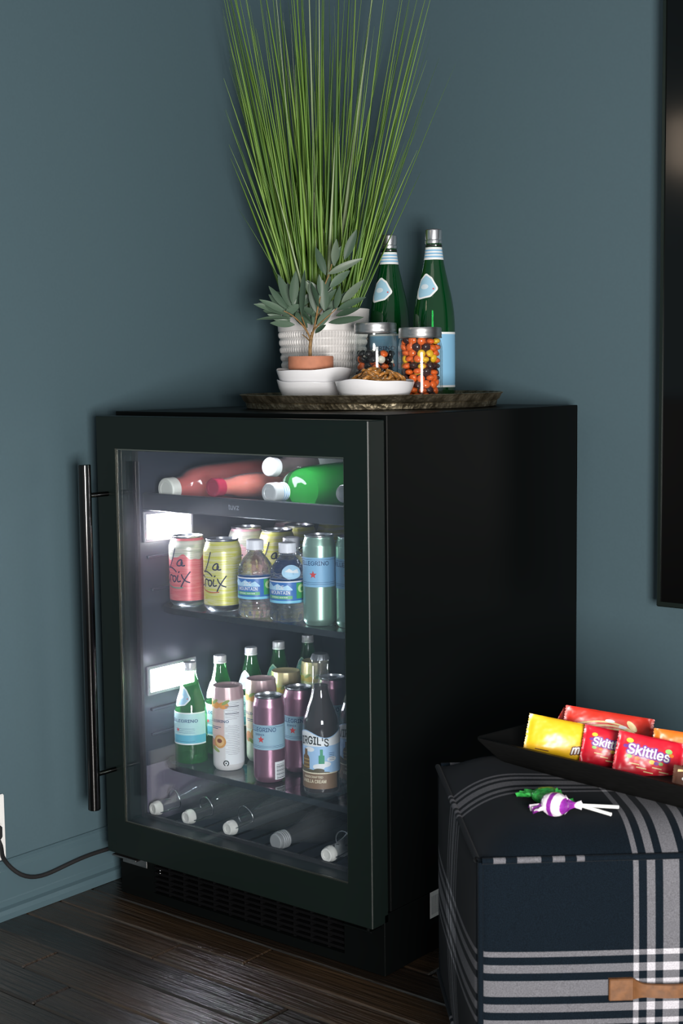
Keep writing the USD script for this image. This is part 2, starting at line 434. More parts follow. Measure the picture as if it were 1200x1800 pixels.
# ------------------------------------------------------------------ power cable and wall outlet
cz = smooth_path([(WX + 0.030, -0.205, 0.158), (WX + 0.034, -0.196, 0.135), (WX + 0.0165, -0.1795, 0.108), (WX + 0.0175, -0.151, 0.0735), (WX + 0.0175, -0.1087, 0.0545), (WX + 0.0175, -0.058, 0.0555), (WX + 0.0175, -0.0055, 0.0600), (WX + 0.0175, 0.0622, 0.0590), (WX + 0.020, 0.2, 0.05), (WX + 0.03, 0.45, 0.03), (WX + 0.06, 0.625, 0.02), (0.10, 0.632, 0.04)], 90)
cb = thing('power_cable', 'black power cable drooping along the painted skirting from outlet to cooler', 'cable')
obj('cable', tube(cz, 0.0036, 12), RUBBER, cb, True)
obj('plug', bx(WX + 0.0072, WX + 0.036, -0.220, -0.190, 0.146, 0.172, 0.005), RUBBER, cb, 30)
ol = thing('wall_outlet', 'white wall outlet plate cut by the left edge of the picture', 'outlet')
plate = bx(WX + 0.0004, WX + 0.0066, -0.2345, -0.1640, 0.0995, 0.2140, 0.0025)
obj('cover_plate', plate, WHITE, ol, None)
for z in (0.137, 0.177):
    obj('socket', bx(WX + 0.0066, WX + 0.0071, -0.217, -0.182, z - 0.0145, z + 0.0145), mat('socket_white', (0.72, 0.72, 0.7), 0.4), ol, None)

# ------------------------------------------------------------------ warm wall lamp (outside the frame; the television mirrors it)
sc = thing('wall_lamp', 'warm glowing wall lamp mirrored at the left edge of the television screen', 'lamp')
SH = cut(bx(WX + 0.03, WX + 0.11, -1.40, -1.03, 1.495, 1.640, 0.006), bx(WX + 0.034, WX + 0.106, -1.396, -1.034, 1.4, 1.7))
obj('shade', SH, mat_graph('lamp_shade', {'e': ('emission', {'color': (1.0, 0.80, 0.62), 'strength': 4.2})}, [], 'e.emission'), sc, None)
obj('bracket', cat([bx(WX + 0.0005, WX + 0.012, -1.26, -1.17, 1.50, 1.63, 0.003), bx(WX + 0.010, WX + 0.032, -1.235, -1.195, 1.55, 1.58)]), HANDLE, sc, None)

# ------------------------------------------------------------------ television on the back wall
tvt = thing('television', 'large black wall-mounted television at the right edge of the picture', 'television')
TX, TZ = 0.7555, 0.5130
obj('back_housing', bx(TX + 0.012, TX + 1.888, 0.612, BY - 0.001, TZ + 0.012, TZ + 1.068, 0.004), BLKP, tvt, None)
obj('bezel', cut(bx(TX, TX + 1.90, 0.600, 0.614, TZ, TZ + 1.08, 0.002), bx(TX + 0.007, TX + 1.893, 0.5, 0.604, TZ + 0.009, TZ + 1.073)), mat('tv_bezel', (0.02, 0.03, 0.026), 0.3, 0.6), tvt, None)
obj('screen', bx(TX + 0.0072, TX + 1.8928, 0.6025, 0.6038, TZ + 0.0092, TZ + 1.0728), mat('tv_screen', (0.0015, 0.0015, 0.0015), 0.11), tvt, None)
# ------------------------------------------------------------------ drinks: builders (local frame: base at the origin, front towards -y)
LBL_BLUE = mat('label_blue', (0.30, 0.47, 0.56), 0.5)
LBL_SKY = mat('label_sky', (0.22, 0.45, 0.66), 0.5)
LBL_MINT = mat('label_mint', (0.42, 0.66, 0.66), 0.5)
LBL_TEAL = mat('label_teal', (0.10, 0.42, 0.55), 0.5)
LBL_WHITE = mat('label_white', (0.78, 0.80, 0.80), 0.5)
RED = mat('red_ink', (0.62, 0.05, 0.05), 0.5)
NAVY = mat('navy_ink', (0.02, 0.07, 0.17), 0.5)
CREAM = mat('cream_ink', (0.75, 0.68, 0.5), 0.5)
GREY = mat('grey_print_dark', (0.22, 0.22, 0.24), 0.5)


def flat(pts): return Polygon(pts)
def rectp(w, h, cx=0, cy=0): return sbox(cx - w / 2, cy - h / 2, cx + w / 2, cy + h / 2)


def can_lid(root, rl, h, name='lid'):
    lid = lathe([(0, h - 0.0040), (rl * 0.80, h - 0.0040), (rl * 0.86, h - 0.0052), (rl * 0.90, h - 0.0046), (rl * 0.93, h - 0.0004), (rl * 0.97, h), (rl * 1.0, h - 0.0006), (rl * 1.0, h - 0.0022), (rl * 0.965, h - 0.0036)], 40)
    l = obj(name, lid, ALU, root, 40)
    tab = trimesh.creation.extrude_polygon(Polygon(Point(0, 0).buffer(0.008).exterior).difference(Point(0, -0.003).buffer(0.0035)), 0.0012, engine='earcut')
    tab.apply_scale((0.75, 1.15, 1)); tab.apply_translation((0, 0.004, h - 0.0036))
    obj('tab', tab, ALU, l, 30)


def sleek_profile(r=0.0265, h=0.146):
    return [(0, 0.0035), (r * 0.72, 0.0035), (r * 0.80, 0.0), (r * 0.85, 0.0006), (r * 0.985, 0.0065), (r, 0.0115), (r, h - 0.0185), (r * 0.985, h - 0.0155), (r * 0.90, h - 0.0070), (r * 0.875, h - 0.0045), (r * 0.875, h - 0.0030)]


def mineral_can(name, label, group, body, lblm, z0, z1, th_txt, barcode=False, word='ESSENZA', r=0.0265, h=0.146):
    t = thing(name, label, 'can', group=group)
    obj('body', lathe(sleek_profile(r, h), 48), body, t, 40)
    can_lid(t, r * 0.90, h)
    l = obj('label_band', band(r, z0, z1, 0.00025), lblm, t, 60, label='light blue printed band')
    H = z1 - z0
    pr = [wrap(text2d('S.PELLEGRINO', 0.0066, True, 0.003, width=0.066), r, z1 - H * 0.26, th_txt, 0.0005)]
    if word: pr.append(wrap(text2d(word, 0.0030, True, 0.003), r, z1 - H * 0.42, th_txt + 8, 0.0005))
    obj('lettering', cat(pr), NAVY, l, 60)
    obj('star', wrap(tri2d(star2d(0.0066), 0.003), r, z0 + H * 0.42, th_txt + 14, 0.0006), RED, l, 60)
    obj('thin_line', cat([wrap(tri2d(rectp(0.10, 0.0005), 0.004), r, z0 + H * q, th_txt, 0.0005) for q in (0.1, 0.16, 0.93)]), NAVY, l, 60)
    if barcode:
        b = obj('barcode_patch', wrap(tri2d(rectp(0.024, 0.030), 0.004), r, 0.021, -2, 0.0004), LBL_WHITE, t, 60)
        obj('bars', cat([wrap(tri2d(rectp(0.019, 0.0006 + 0.0006 * (i % 3 == 0)), 0.004), r, 0.0085 + i * 0.0021, -2, 0.0006) for i in range(12)]), BLK, b, 60)
    return t


def foil_can(name, label, group, foilc, tint, orangec, r=0.0272, h=0.1455):
    t = thing(name, label, 'can', group=group)
    obj('body', lathe(sleek_profile(r, h), 48), mat(name + '_body', (0.66, 0.64, 0.62), 0.45), t, 40)
    # foil cover pressed over the rim
    f = lathe([(0, h - 0.0035), (r * 0.74, h - 0.003), (r * 0.84, h + 0.0004), (r * 0.93, h + 0.0008), (r * 0.955, h - 0.002), (r * 0.965, h - 0.008), (r * 1.005, h - 0.016), (r * 1.012, h - 0.021)], 60)
    v = f.vertices.copy(); a = np.arctan2(v[:, 1], v[:, 0]); rr = np.hypot(v[:, 0], v[:, 1])
    w = 1 + 0.010 * np.sin(a * 17) * np.clip((rr / r - 0.8) * 6, 0, 1)
    v[:, 0] *= w; v[:, 1] *= w; f.vertices = v
    obj('foil_cover', f, mat(name + '_foil', foilc, 0.38, 0.35), t, 50)
    up = obj('upper_print', band(r, 0.060, h - 0.021, 0.0002, 48, -200, -62), mat(name + '_print', tint, 0.5), t, 60)
    fruit = [wrap(tri2d(affinity.scale(Point(-0.014 + 0.016 * i, 0).buffer(0.0075), 1.25, 0.8), 0.003), r, h - 0.030, -100, 0.0004) for i in range(3)]
    obj('fruit_slices', cat(fruit), mat(name + '_orange', orangec, 0.5), up, 60)
    obj('leaf_print', cat([wrap(tri2d(affinity.rotate(affinity.scale(Point(-0.022 + 0.022 * i, 0).buffer(0.005), 1.6, 0.55), 30), 0.003), r, h - 0.0245, -100, 0.0005) for i in range(3)]), mat('leaf_print', (0.28, 0.36, 0.10), 0.5), up, 60)
    obj('lettering', cat([wrap(text2d('S.PELLEGRINO', 0.0046, True, 0.003, width=0.056), r, 0.0855, -102, 0.0005), wrap(tri2d(rectp(0.026, 0.0011), 0.003), r, 0.0775, -100, 0.0005), wrap(tri2d(rectp(0.018, 0.0011), 0.003), r, 0.0745, -104, 0.0005)]), NAVY, up, 60)
    pf = obj('peach_print', wrap(tri2d(affinity.scale(Point(0, 0).buffer(0.0115), 1.05, 1.0), 0.003), r, 0.052, -80, 0.0005), mat(name + '_peach', (0.62, 0.30, 0.08), 0.5), t, 60)
    obj('stone_print', cat([wrap(tri2d(Point(0, 0).buffer(0.0085), 0.003), r, 0.0525, -80, 0.0007)]), mat(name + '_flesh', (0.75, 0.48, 0.20), 0.5), pf, 60)
    obj('stone_print', cat([wrap(tri2d(affinity.scale(Point(0, 0).buffer(0.0042), 1.2, 0.9), 0.003), r, 0.0535, -80, 0.0009)]), mat(name + '_stone', (0.22, 0.06, 0.03), 0.5), pf, 60)
    obj('peach_print', wrap(tri2d(Point(0, 0).buffer(0.0095), 0.003), r, 0.046, -118, 0.00045), mat(name + '_peach2', (0.68, 0.27, 0.16), 0.5), t, 60)
    obj('leaf_print', wrap(tri2d(affinity.rotate(affinity.scale(Point(0, 0).buffer(0.008), 1.3, 0.4), -25), 0.003), r, 0.0385, -100, 0.0006), mat('leaf_print', (0.28, 0.36, 0.10), 0.5), t, 60)
    # nutrition panel on the right half
    pn = obj('facts_panel', band(r, 0.012, h - 0.023, 0.0003, 40, -58, 40), LBL_WHITE, t, 60)
    lines = []
    for i in range(30):
        z = 0.030 + i * 0.0031
        if abs(z - 0.085) < 0.004: continue
        ww = 0.026 if i % 4 else 0.018
        lines.append(wrap(tri2d(rectp(ww, 0.0005 + 0.0012 * (i in (27, 23))), 0.004), r, z, -30, 0.0005))
    obj('small_print', cat(lines), GREY, pn, 60)
    arch = Point(0, 0.002).buffer(0.0052).difference(Point(0, 0.002).buffer(0.0034)).difference(sbox(-0.0015, -0.01, 0.0015, -0.001)).union(Point(0, 0.002).buffer(0.0013))
    obj('recycling_mark', wrap(tri2d(arch, 0.002), r, 0.0125, -56, 0.0007), BLK, t, 60)
    return t


def strokes(lines, w):
    return unary_union([LineString(smooth_path([(a, b) for a, b in l], 24) if len(l) > 2 else l).buffer(w / 2) for l in lines])


SCRIPT = [[(-0.006, 0.034), (-0.010, 0.022), (-0.016, 0.010), (-0.020, 0.006), (-0.0225, 0.008)], [(-0.0205, 0.0065), (-0.013, 0.0065), (-0.004, 0.001)],
          [(0.006, 0.018), (0.001, 0.0175), (-0.002, 0.011), (0.002, 0.010), (0.0055, 0.017)], [(0.0055, 0.017), (0.0055, 0.0105), (0.010, 0.0105)],
          [(-0.020, -0.002), (-0.027, 0.000), (-0.032, -0.008), (-0.028, -0.013), (-0.022, -0.012)],
          [(-0.018, -0.014), (-0.016, -0.004), (-0.012, -0.005)],
          [(-0.007, -0.005), (-0.0115, -0.009), (-0.008, -0.0135), (-0.0045, -0.009), (-0.007, -0.005)],
          [(-0.001, -0.004), (-0.0005, -0.0130), (0.003, -0.012)], [(0.000, 0.0005), (0.0012, 0.0012)],
          [(0.005, -0.003), (0.009, -0.010), (0.017, -0.014)], [(0.018, 0.001), (0.011, -0.008), (0.004, -0.020)]]


def streaky(name, a, b, s=(6, 6, 90)):
    return mat_graph(name, {'tc': ('texture_coordinate', {}), 'mp': ('mapping', {'scale': s}), 'n': ('noise_texture', {'scale': 4, 'detail': 3, 'distortion': 1.0}),
                            'r': ('rgb_ramp', {'ramp': [(0.40, a), (0.60, b)]}), 'p': ('principled_bsdf', {'roughness': 0.33, 'metallic': 0.15})},
                     [('tc.object', 'mp.vector'), ('mp.vector', 'n.vector'), ('n.fac', 'r.fac'), ('r.color', 'p.base_color')], 'p.BSDF')


def seltzer_can(name, label, group, body, capband, swoosh, r=0.033, h=0.1225, tilt=0):
    t = thing(name, label, 'can', group=group)
    obj('base_ring', lathe([(0, 0.004), (r * 0.70, 0.004), (r * 0.78, 0.0), (r * 0.83, 0.0006), (r * 0.97, 0.0065), (r * 0.995, 0.0105)], 48), ALU, t, 40)
    obj('body', lathe([(r * 0.99, 0.0100), (r, 0.0115), (r, h - 0.022), (r * 0.985, h - 0.018), (r * 0.88, h - 0.0075), (r * 0.825, h - 0.0045), (r * 0.825, h - 0.003)], 48), body, t, 40)
    can_lid(t, r * 0.855, h)
    if capband is not None:
        wav = Polygon([(-0.105, 0.0285), (0.105, 0.0285)] + [(x, 0.0045 * math.sin(x * 130) - 0.002 * math.sin(x * 310)) for x in np.linspace(0.103, -0.103, 60)])
        prof = lambda z: r if z < h - 0.022 else np.interp(z, [h - 0.022, h - 0.018, h - 0.0075], [r, r * 0.985, r * 0.88])
        obj('upper_print', wrap(tri2d(wav, 0.004), prof, h - 0.036, -90, 0.0003), capband, t, 60)
    obj('lettering', wrap(tri2d(affinity.scale(strokes(SCRIPT, 0.0019), 1.16, 1.22, origin=(0, 0)), 0.003), r, 0.060, -80, 0.0006), INK, t, 60)
    obj('swoosh_print', wrap(tri2d(strokes([[(-0.03, 0.004), (-0.015, -0.002), (0.0, -0.004), (0.012, -0.003)]], 0.002), 0.003), r, 0.037, -88, 0.0005), swoosh, t, 60)
    return t


def water_bottle(name, label, group, shoulder_print=False, r=0.0295, h=0.129):
    t = thing(name, label, 'bottle', group=group)
    def prof_r(z):
        zs = [0, 0.004, 0.010, 0.018, 0.024, 0.029, 0.031, 0.068, 0.071, 0.076, 0.088, 0.098, 0.106, 0.110, 0.128]
        rs = [0.80, 0.96, 1.0, 0.94, 1.0, 0.965, 1.0, 1.0, 0.96, 1.0, 0.90, 0.68, 0.44, 0.385, 0.385]
        return np.interp(z, zs, rs) * r
    zs = np.linspace(0.0, 0.112, 57)
    m = lathe([(0, 0.004), (r * 0.45, 0.003), (r * 0.7, 0.0)] + [(prof_r(z), z) for z in zs] + [(0, 0.112)], 72)
    v = m.vertices.copy(); a = np.arctan2(v[:, 1], v[:, 0])
    foot = np.clip(1 - v[:, 2] / 0.026, 0, 1); sh = np.exp(-((v[:, 2] - 0.083) / 0.010) ** 2)
    k = 1 + 0.06 * foot * np.cos(10 * a) + 0.03 * sh * np.cos(12 * a) + 0.018 * (meshkit.fbm(v * 130, 2, 5) - 0.5) * ((v[:, 2] < 0.030) | (v[:, 2] > 0.070)) * (v[:, 2] < 0.104)
    v[:, 0] *= k; v[:, 1] *= k; m.vertices = v
    obj('body', m, WATER, t, 50)
    obj('neck_ring', lathe([(0.008, 0.1085), (0.0148, 0.1085), (0.0152, 0.1098), (0.0148, 0.111), (0.008, 0.111)], 36), CLEAR, t, 30)
    c = lathe([(0, 0.1285), (0.0130, 0.1285), (0.0142, 0.1272), (0.0143, 0.1125), (0.0128, 0.1125)], 60)
    v = c.vertices.copy(); rr = np.hypot(v[:, 0], v[:, 1]); a = np.arctan2(v[:, 1], v[:, 0]); s = np.where(rr > 0.0138, 1 + 0.012 * np.sign(np.sin(a * 30)), 1)
    v[:, 0] *= s; v[:, 1] *= s; c.vertices = v
    obj('cap', c, mat('cap_white', (0.80, 0.80, 0.84), 0.4), t, 30)
    l = obj('label_band', band(r, 0.032, 0.067, 0.0004, 64), mat('label_deep_blue', (0.035, 0.16, 0.46), 0.35), t, 60, label='blue printed wrap')
    mt = Polygon([(-0.05, 0.001), (-0.05, 0.007), (-0.040, 0.012), (-0.033, 0.008), (-0.024, 0.013), (-0.014, 0.007), (-0.005, 0.012), (0.003, 0.006), (0.012, 0.010), (0.02, 0.003), (0.02, 0.001)])
    obj('mountain_print', wrap(tri2d(mt, 0.004), r, 0.0525, -72, 0.0006), mat('label_ice', (0.42, 0.66, 0.82), 0.4), l, 60)
    obj('white_rim', cat([band(r, 0.0665, 0.0685, 0.0006, 64)]), LBL_WHITE, l, 60)
    obj('cyan_stripe', cat([band(r, 0.0325, 0.0365, 0.0006, 64)]), mat('label_cyan', (0.22, 0.58, 0.74), 0.4), l, 60)
    obj('green_stripe', wrap(tri2d(rectp(0.046, 0.0052), 0.004), r, 0.0420, -78, 0.0006), mat('label_green', (0.10, 0.42, 0.16), 0.4), l, 60)
    obj('lettering', cat([wrap(text2d('ICE', 0.0060, True, 0.003), r, 0.0555, -74, 0.0010), wrap(text2d('MOUNTAIN', 0.0054, True, 0.003, width=0.036), r, 0.0472, -76, 0.0009), wrap(text2d('SPRING WATER', 0.0026, True, 0.003, width=0.030), r, 0.0408, -78, 0.0009)]), LBL_WHITE, l, 60)
    gp = obj('leaf_panel', wrap(tri2d(rectp(0.020, 0.026), 0.004), r, 0.0525, -2, 0.0007), mat('label_leaf_green', (0.05, 0.36, 0.10), 0.4), l, 60)
    obj('leaf_mark', wrap(tri2d(Point(0, 0).buffer(0.0068).difference(Point(0.002, -0.001).buffer(0.0038)), 0.003), r, 0.056, -3, 0.0009), mat('label_lime', (0.55, 0.78, 0.35), 0.4), gp, 60)
    if shoulder_print:
        rf = lambda z: prof_r(z)
        sp = obj('shoulder_print', wrap(tri2d(affinity.scale(Point(0, 0).buffer(0.012), 1.35, 0.95), 0.003), rf, 0.083, -35, 0.0008), mat('label_ice', (0.42, 0.66, 0.82), 0.4), t, 60)
        obj('shoulder_print', wrap(tri2d(Polygon([(-0.012, 0), (-0.004, 0.005), (0.002, 0.001), (0.010, 0.004), (0.012, -0.003), (0, -0.002)]), 0.003), rf, 0.084, -35, 0.0011), LBL_WHITE, t, 60)
    return t


def shield2d(s):
    return Polygon([(-0.62 * s, -0.80 * s), (0.25 * s, -0.62 * s), (0.72 * s, -0.10 * s), (0.30 * s, 0.62 * s), (-0.20 * s, 0.92 * s), (-0.70 * s, 0.50 * s), (-0.80 * s, -0.30 * s)]).buffer(-0.12 * s).buffer(0.26 * s)


def screw_cap(root, z0, z1, r, m, red=False):
    c = lathe([(r * 0.9, z0), (r * 1.06, z0), (r * 1.06, z0 + 0.2 * (z1 - z0)), (r * 0.98, z0 + 0.26 * (z1 - z0)), (r * 1.03, z0 + 0.36 * (z1 - z0)), (r * 1.03, z1 - 0.002), (r * 0.98, z1 - 0.0005), (r * 0.9, z1), (0, z1)], 40)
    p = obj('cap', c, m, root, 35)
    if red: obj('cap_print', lathe([(0, z1 + 0.0003), (r * 0.86, z1 + 0.0003), (r * 0.97, z1 - 0.0002)], 32), mat('cap_red', (0.45, 0.12, 0.08), 0.4), p, 40)
    return p


def mineral_bottle(name, label, group, glass, liquid, r, h, capm, lab, body_txt=True, sh_th=-84, red=False, collar=True, lab_th=None):
    """slope-shouldered mineral water bottle: body, liquid, cap, collar, shield label, body label"""
    t = thing(name, label, 'bottle', group=group)
    zn = [0.0, 0.010, 0.30, 0.44, 0.52, 0.60, 0.72, 0.82, 0.90, 0.935]
    rn = [0.86, 0.985, 1.0, 0.995, 0.955, 0.86, 0.64, 0.47, 0.385, 0.37]
    from scipy.interpolate import PchipInterpolator
    f = PchipInterpolator(np.array(zn) * h, np.array(rn) * r)
    rf = lambda z: float(f(np.clip(z, 0, 0.935 * h)))
    zs = np.concatenate([[0, 0.004 * h], np.linspace(0.012 * h, 0.935 * h, 46)])
    outer = [(0, 0.012 * h), (r * 0.5, 0.006 * h), (r * 0.78, 0.0)] + [(rf(z), z) for z in zs] + [(0.30 * r, 0.935 * h)]
    obj('glass', lathe(outer, 56), glass, t, 50)
    if liquid is not None:
        zl = np.linspace(0.016 * h, 0.80 * h, 30)
        obj('water', lathe([(0, 0.016 * h)] + [(rf(z) - 0.0022, z) for z in zl] + [(0, 0.80 * h)], 48), liquid, t, 50)
    screw_cap(t, 0.920 * h, h, 0.385 * r, capm, red)
    if collar:
        k = obj('collar', band(rf, 0.825 * h, 0.897 * h, 0.0004, 40), LBL_WHITE, t, 60)
        obj('collar_stripe', cat([band(rf, (0.838 + i * 0.018) * h, (0.8475 + i * 0.018) * h, 0.0007, 40, m=2) for i in range(3)]), LBL_SKY, k, 60)
        bk = obj('dark_band', band(rf, 0.902 * h, 0.912 * h, 0.0005, 40, m=2), BLK, t, 60)
        obj('star', wrap(tri2d(star2d(0.0022), 0.003), rf, 0.907 * h, sh_th + 40, 0.0009), LBL_WHITE, bk, 60)
    s = 0.62 * r
    sh = obj('shoulder_label', wrap(tri2d(shield2d(s), 0.0025), rf, 0.665 * h, sh_th, 0.0006), LBL_WHITE, t, 60)
    obj('shoulder_field', wrap(tri2d(shield2d(s * 0.84), 0.0025), rf, 0.665 * h, sh_th, 0.0010), mat('label_pale_blue', (0.33, 0.56, 0.70), 0.5), sh, 60)
    obj('shoulder_print', cat([wrap(tri2d(affinity.scale(Point(-0.2 * s, 0).buffer(0.28 * s), 1.2, 0.7), 0.003), rf, 0.668 * h, sh_th, 0.0013)]), mat('label_pale', (0.62, 0.72, 0.78), 0.5), sh, 60)
    obj('star', wrap(tri2d(star2d(0.10 * s), 0.003), rf, 0.655 * h, sh_th + 24, 0.0014), RED, sh, 60)
    z0, z1, lm, a0, a1 = lab
    l = obj('body_label', band(rf, z0 * h, z1 * h, 0.0004, 56, a0, a1), lm, t, 60)
    obj('label_edge', cat([band(rf, z0 * h, (z0 + 0.012) * h, 0.0006, 56, a0, a1, 2), band(rf, (z1 - 0.012) * h, z1 * h, 0.0006, 56, a0, a1, 2)]), LBL_WHITE, l, 60)
    H = (z1 - z0) * h
    tc = -92 if lab_th is None else lab_th
    obj('lettering', cat([wrap(text2d('S.PELLEGRINO', 0.0052 * r / 0.029, True, 0.003, width=2.35 * r), rf, z1 * h - H * 0.30, tc, 0.0008)] + [wrap(tri2d(rectp(1.3 * r, 0.0005), 0.004), rf, z1 * h - H * q, tc + 18, 0.0008) for q in (0.50, 0.56, 0.62, 0.9)]), NAVY, l, 60)
    obj('star', wrap(tri2d(star2d(0.15 * r), 0.003), rf, z0 * h + H * 0.46, tc - 8, 0.0009), RED, l, 60)
    if lm is LBL_MINT:
        obj('lower_field', band(rf, (z0 + 0.015) * h, z0 * h + H * 0.30, 0.0006, 40, a0 + 70, a1), LBL_TEAL, l, 60)
    return t


WATER = mat_graph('water_bottle_pet', {'p': ('principled_bsdf', {'base_color': (0.97, 0.985, 1.0), 'roughness': 0.02, 'ior': 1.30, 'transmission_weight': 1.0}), 't': ('transparent_bsdf', {'color': (0.93, 0.95, 0.97)}), 'm': ('mix_closure', {'fac': 0.7}), 'd': ('translucent_bsdf', {'color': (0.85, 0.9, 0.95)}), 'w': ('mix_closure', {'fac': 0.05})},
                  [('t.BSDF', 'm.closure1'), ('p.BSDF', 'm.closure2'), ('m.closure', 'w.closure1'), ('d.BSDF', 'w.closure2')], 'w.closure')
GREEN_DARK = thin_glass('green_bottle_glass', (0.10, 0.50, 0.20), 1.75, 0.02, (0.002, 0.075, 0.018), 0.40)
GREEN_LIT = thin_glass('green_glass', (0.48, 0.82, 0.50), 1.5, 0.02, (0.05, 0.26, 0.08), 0.14)  # tint lightened so the backlight of the lamp panels sits in the colour
GREEN_BRIGHT = thin_glass('lit_green_glass', (0.50, 0.90, 0.55), 1.5, 0.02, (0.10, 0.62, 0.20), 0.42)  # brighter copy, lamp light put into tint and body colour
BROWN_LIQ = thin_glass('cream_soda', (0.30, 0.16, 0.17), 1.33, 0.03, (0.035, 0.014, 0.018), 0.35)
PURPLE = mat('purple_metal', (0.42, 0.22, 0.30), 0.30, 0.75)
GREENCAN = mat('pale_green_metal', (0.36, 0.55, 0.45), 0.30, 0.75)
CAPW = mat('silver_white_cap', (0.72, 0.72, 0.74), 0.32, 0.35)


def soda_bottle(name, label, r=0.0300, h=0.232):
    t = thing(name, label, 'bottle', group=None)
    from scipy.interpolate import PchipInterpolator
    zz = np.array([0, 0.004, 0.012, 0.108, 0.122, 0.140, 0.158, 0.175, 0.205, 0.215, 0.219, 0.226])
    rr = np.array([0.82, 0.95, 1.0, 1.0, 0.97, 0.80, 0.58, 0.475, 0.43, 0.43, 0.47, 0.44]) * r
    f = PchipInterpolator(zz, rr); rf = lambda z: float(f(np.clip(z, 0, 0.226)))
    zs = np.linspace(0, 0.226, 60)
    obj('glass', lathe([(0, 0.006), (r * 0.6, 0.003), (r * 0.76, 0)] + [(rf(z), z) for z in zs] + [(r * 0.3, 0.226)], 56), CLEAR, t, 50)
    zl = np.linspace(0.008, 0.180, 40)
    obj('drink', lathe([(0, 0.008)] + [(max(rf(z) - 0.0022, 0.004), z) for z in zl] + [(0, 0.180)], 48), BROWN_LIQ, t, 50)
    c = lathe([(r * 0.40, 0.2225), (0.0152, 0.2225), (0.0150, 0.2250), (0.0135, 0.2295), (0.0120, 0.2318), (0, 0.2325)], 63)
    v = c.vertices.copy(); a = np.arctan2(v[:, 1], v[:, 0]); q = np.hypot(v[:, 0], v[:, 1]); k = np.where(q > 0.0142, 1 + 0.035 * np.cos(21 * a), 1); v[:, 0] *= k; v[:, 1] *= k; c.vertices = v
    obj('crown_cap', c, mat('crown_grey', (0.16, 0.17, 0.18), 0.4, 0.6), t, 35)
    wv = lambda x: 0.0055 * math.cos((x + 0.012) * 85)
    L = 0.080
    xs = np.linspace(-L, L, 60)
    main = Polygon([(-L, -0.035), (L, -0.035)] + [(x, 0.029 + wv(x)) for x in xs[::-1]])
    m = obj('label', wrap(tri2d(main, 0.004), rf, 0.0762, -80, 0.0004), mat('label_sky_soft', (0.36, 0.55, 0.78), 0.5), t, 60, label='paper label with a painted scene')
    obj('white_field', wrap(tri2d(Polygon([(-L, 0.006), (L, 0.012), (L, 0.026)] + [(x, 0.0275 + wv(x)) for x in xs[::-1]]), 0.004), rf, 0.0762, -80, 0.0006), LBL_WHITE, m, 60)
    obj('cloud_print', cat([wrap(tri2d(affinity.scale(Point(x, y).buffer(s), 1.7, 0.8), 0.004), rf, 0.0762, -80, 0.0007) for x, y, s in ((0.022, -0.020, 0.006), (0.012, -0.024, 0.006), (0.034, -0.012, 0.005), (-0.004, 0.004, 0.005))]), LBL_WHITE, m, 60)
    obj('scene_print', cat([wrap(tri2d(Polygon([(-L, -0.035), (-L, -0.018), (-0.03, -0.022), (-0.012, -0.028), (0.01, -0.030), (0.03, -0.033), (0.03, -0.035)]), 0.004), rf, 0.0762, -80, 0.0008), wrap(tri2d(affinity.scale(Point(0.012, -0.030).buffer(0.005), 1.8, 0.7), 0.004), rf, 0.0762, -80, 0.0009)]), mat('scene_brown', (0.10, 0.085, 0.05), 0.5), m, 60)
    mug = unary_union([sbox(-0.0075, -0.016, 0.0075, 0.0), Point(0, 0).buffer(0.0075), sbox(-0.0032, 0.0, 0.0032, 0.016)])
    obj('mug_print', wrap(tri2d(affinity.translate(mug, -0.012, -0.012), 0.003), rf, 0.0762, -80, 0.0010), mat('mug_brown', (0.16, 0.09, 0.035), 0.5), m, 60)
    obj('mug_band', cat([wrap(tri2d(rectp(0.0150, 0.0016, -0.012, q), 0.003), rf, 0.0762, -80, 0.0012) for q in (-0.025, -0.019, -0.013)]), mat('mug_gold', (0.40, 0.28, 0.10), 0.5), m, 60)
    obj('bottle_print', wrap(tri2d(unary_union([sbox(0.0125, -0.018, 0.0205, -0.006), sbox(0.0150, -0.006, 0.0180, 0.004)]).buffer(0.0008), 0.003), rf, 0.0762, -80, 0.0010), mat('print_green', (0.05, 0.30, 0.16), 0.5), m, 60)
    obj('small_print', cat([wrap(tri2d(rectp(0.010, 0.0007, 0.034, -0.002 - 0.0028 * i), 0.004), rf, 0.0762, -80, 0.0010) for i in range(5)]), NAVY, m, 60)
    v2, f2 = text2d("VIRGIL'S", 0.0125, True, 0.0025, width=0.060); v2 = v2.copy()
    v2[:, 1] += 0.0045 * np.cos(v2[:, 0] * 50) + 0.0085
    v3, f3 = text2d("VIRGIL'S", 0.0125, True, 0.0025, width=0.060)
    obj('lettering', wrap((v2, f2), rf, 0.0762, -82, 0.0013), mat('virgil_ink', (0.025, 0.03, 0.03), 0.5), m, 60)
    bb = obj('lower_band', band(rf, 0.0155, 0.0412, 0.0005, 56, -155, 5), mat('label_brown', (0.20, 0.125, 0.075), 0.5), t, 60)
    obj('band_edge', band(rf, 0.0404, 0.0424, 0.0008, 56, -155, 5, 2), CREAM, bb, 60)
    obj('lettering', cat([wrap(text2d('HANDCRAFTED', 0.0034, True, 0.003), rf, 0.0335, -78, 0.0008), wrap(text2d('VANILLA CREAM', 0.0052, True, 0.003, width=0.045), rf, 0.0255, -78, 0.0008)]), CREAM, bb, 60)
    return t


def lying(loc, yaw=0.0, pitch=0.0):
    """upright local frame -> bottle lying along +y with its cap towards the door; loc is where the cap's end sits"""
    R = rot((0, 0, 1), -yaw) @ rot((1, 0, 0), 90 - pitch)
    return R


def lay(cap_end, length, yaw=0.0, pitch=0.0):
    R = lying(None, yaw, pitch); m = np.eye(4); m[:3, :3] = R
    m[:3, 3] = np.array(cap_end) - R @ np.array([0, 0, length]); return m


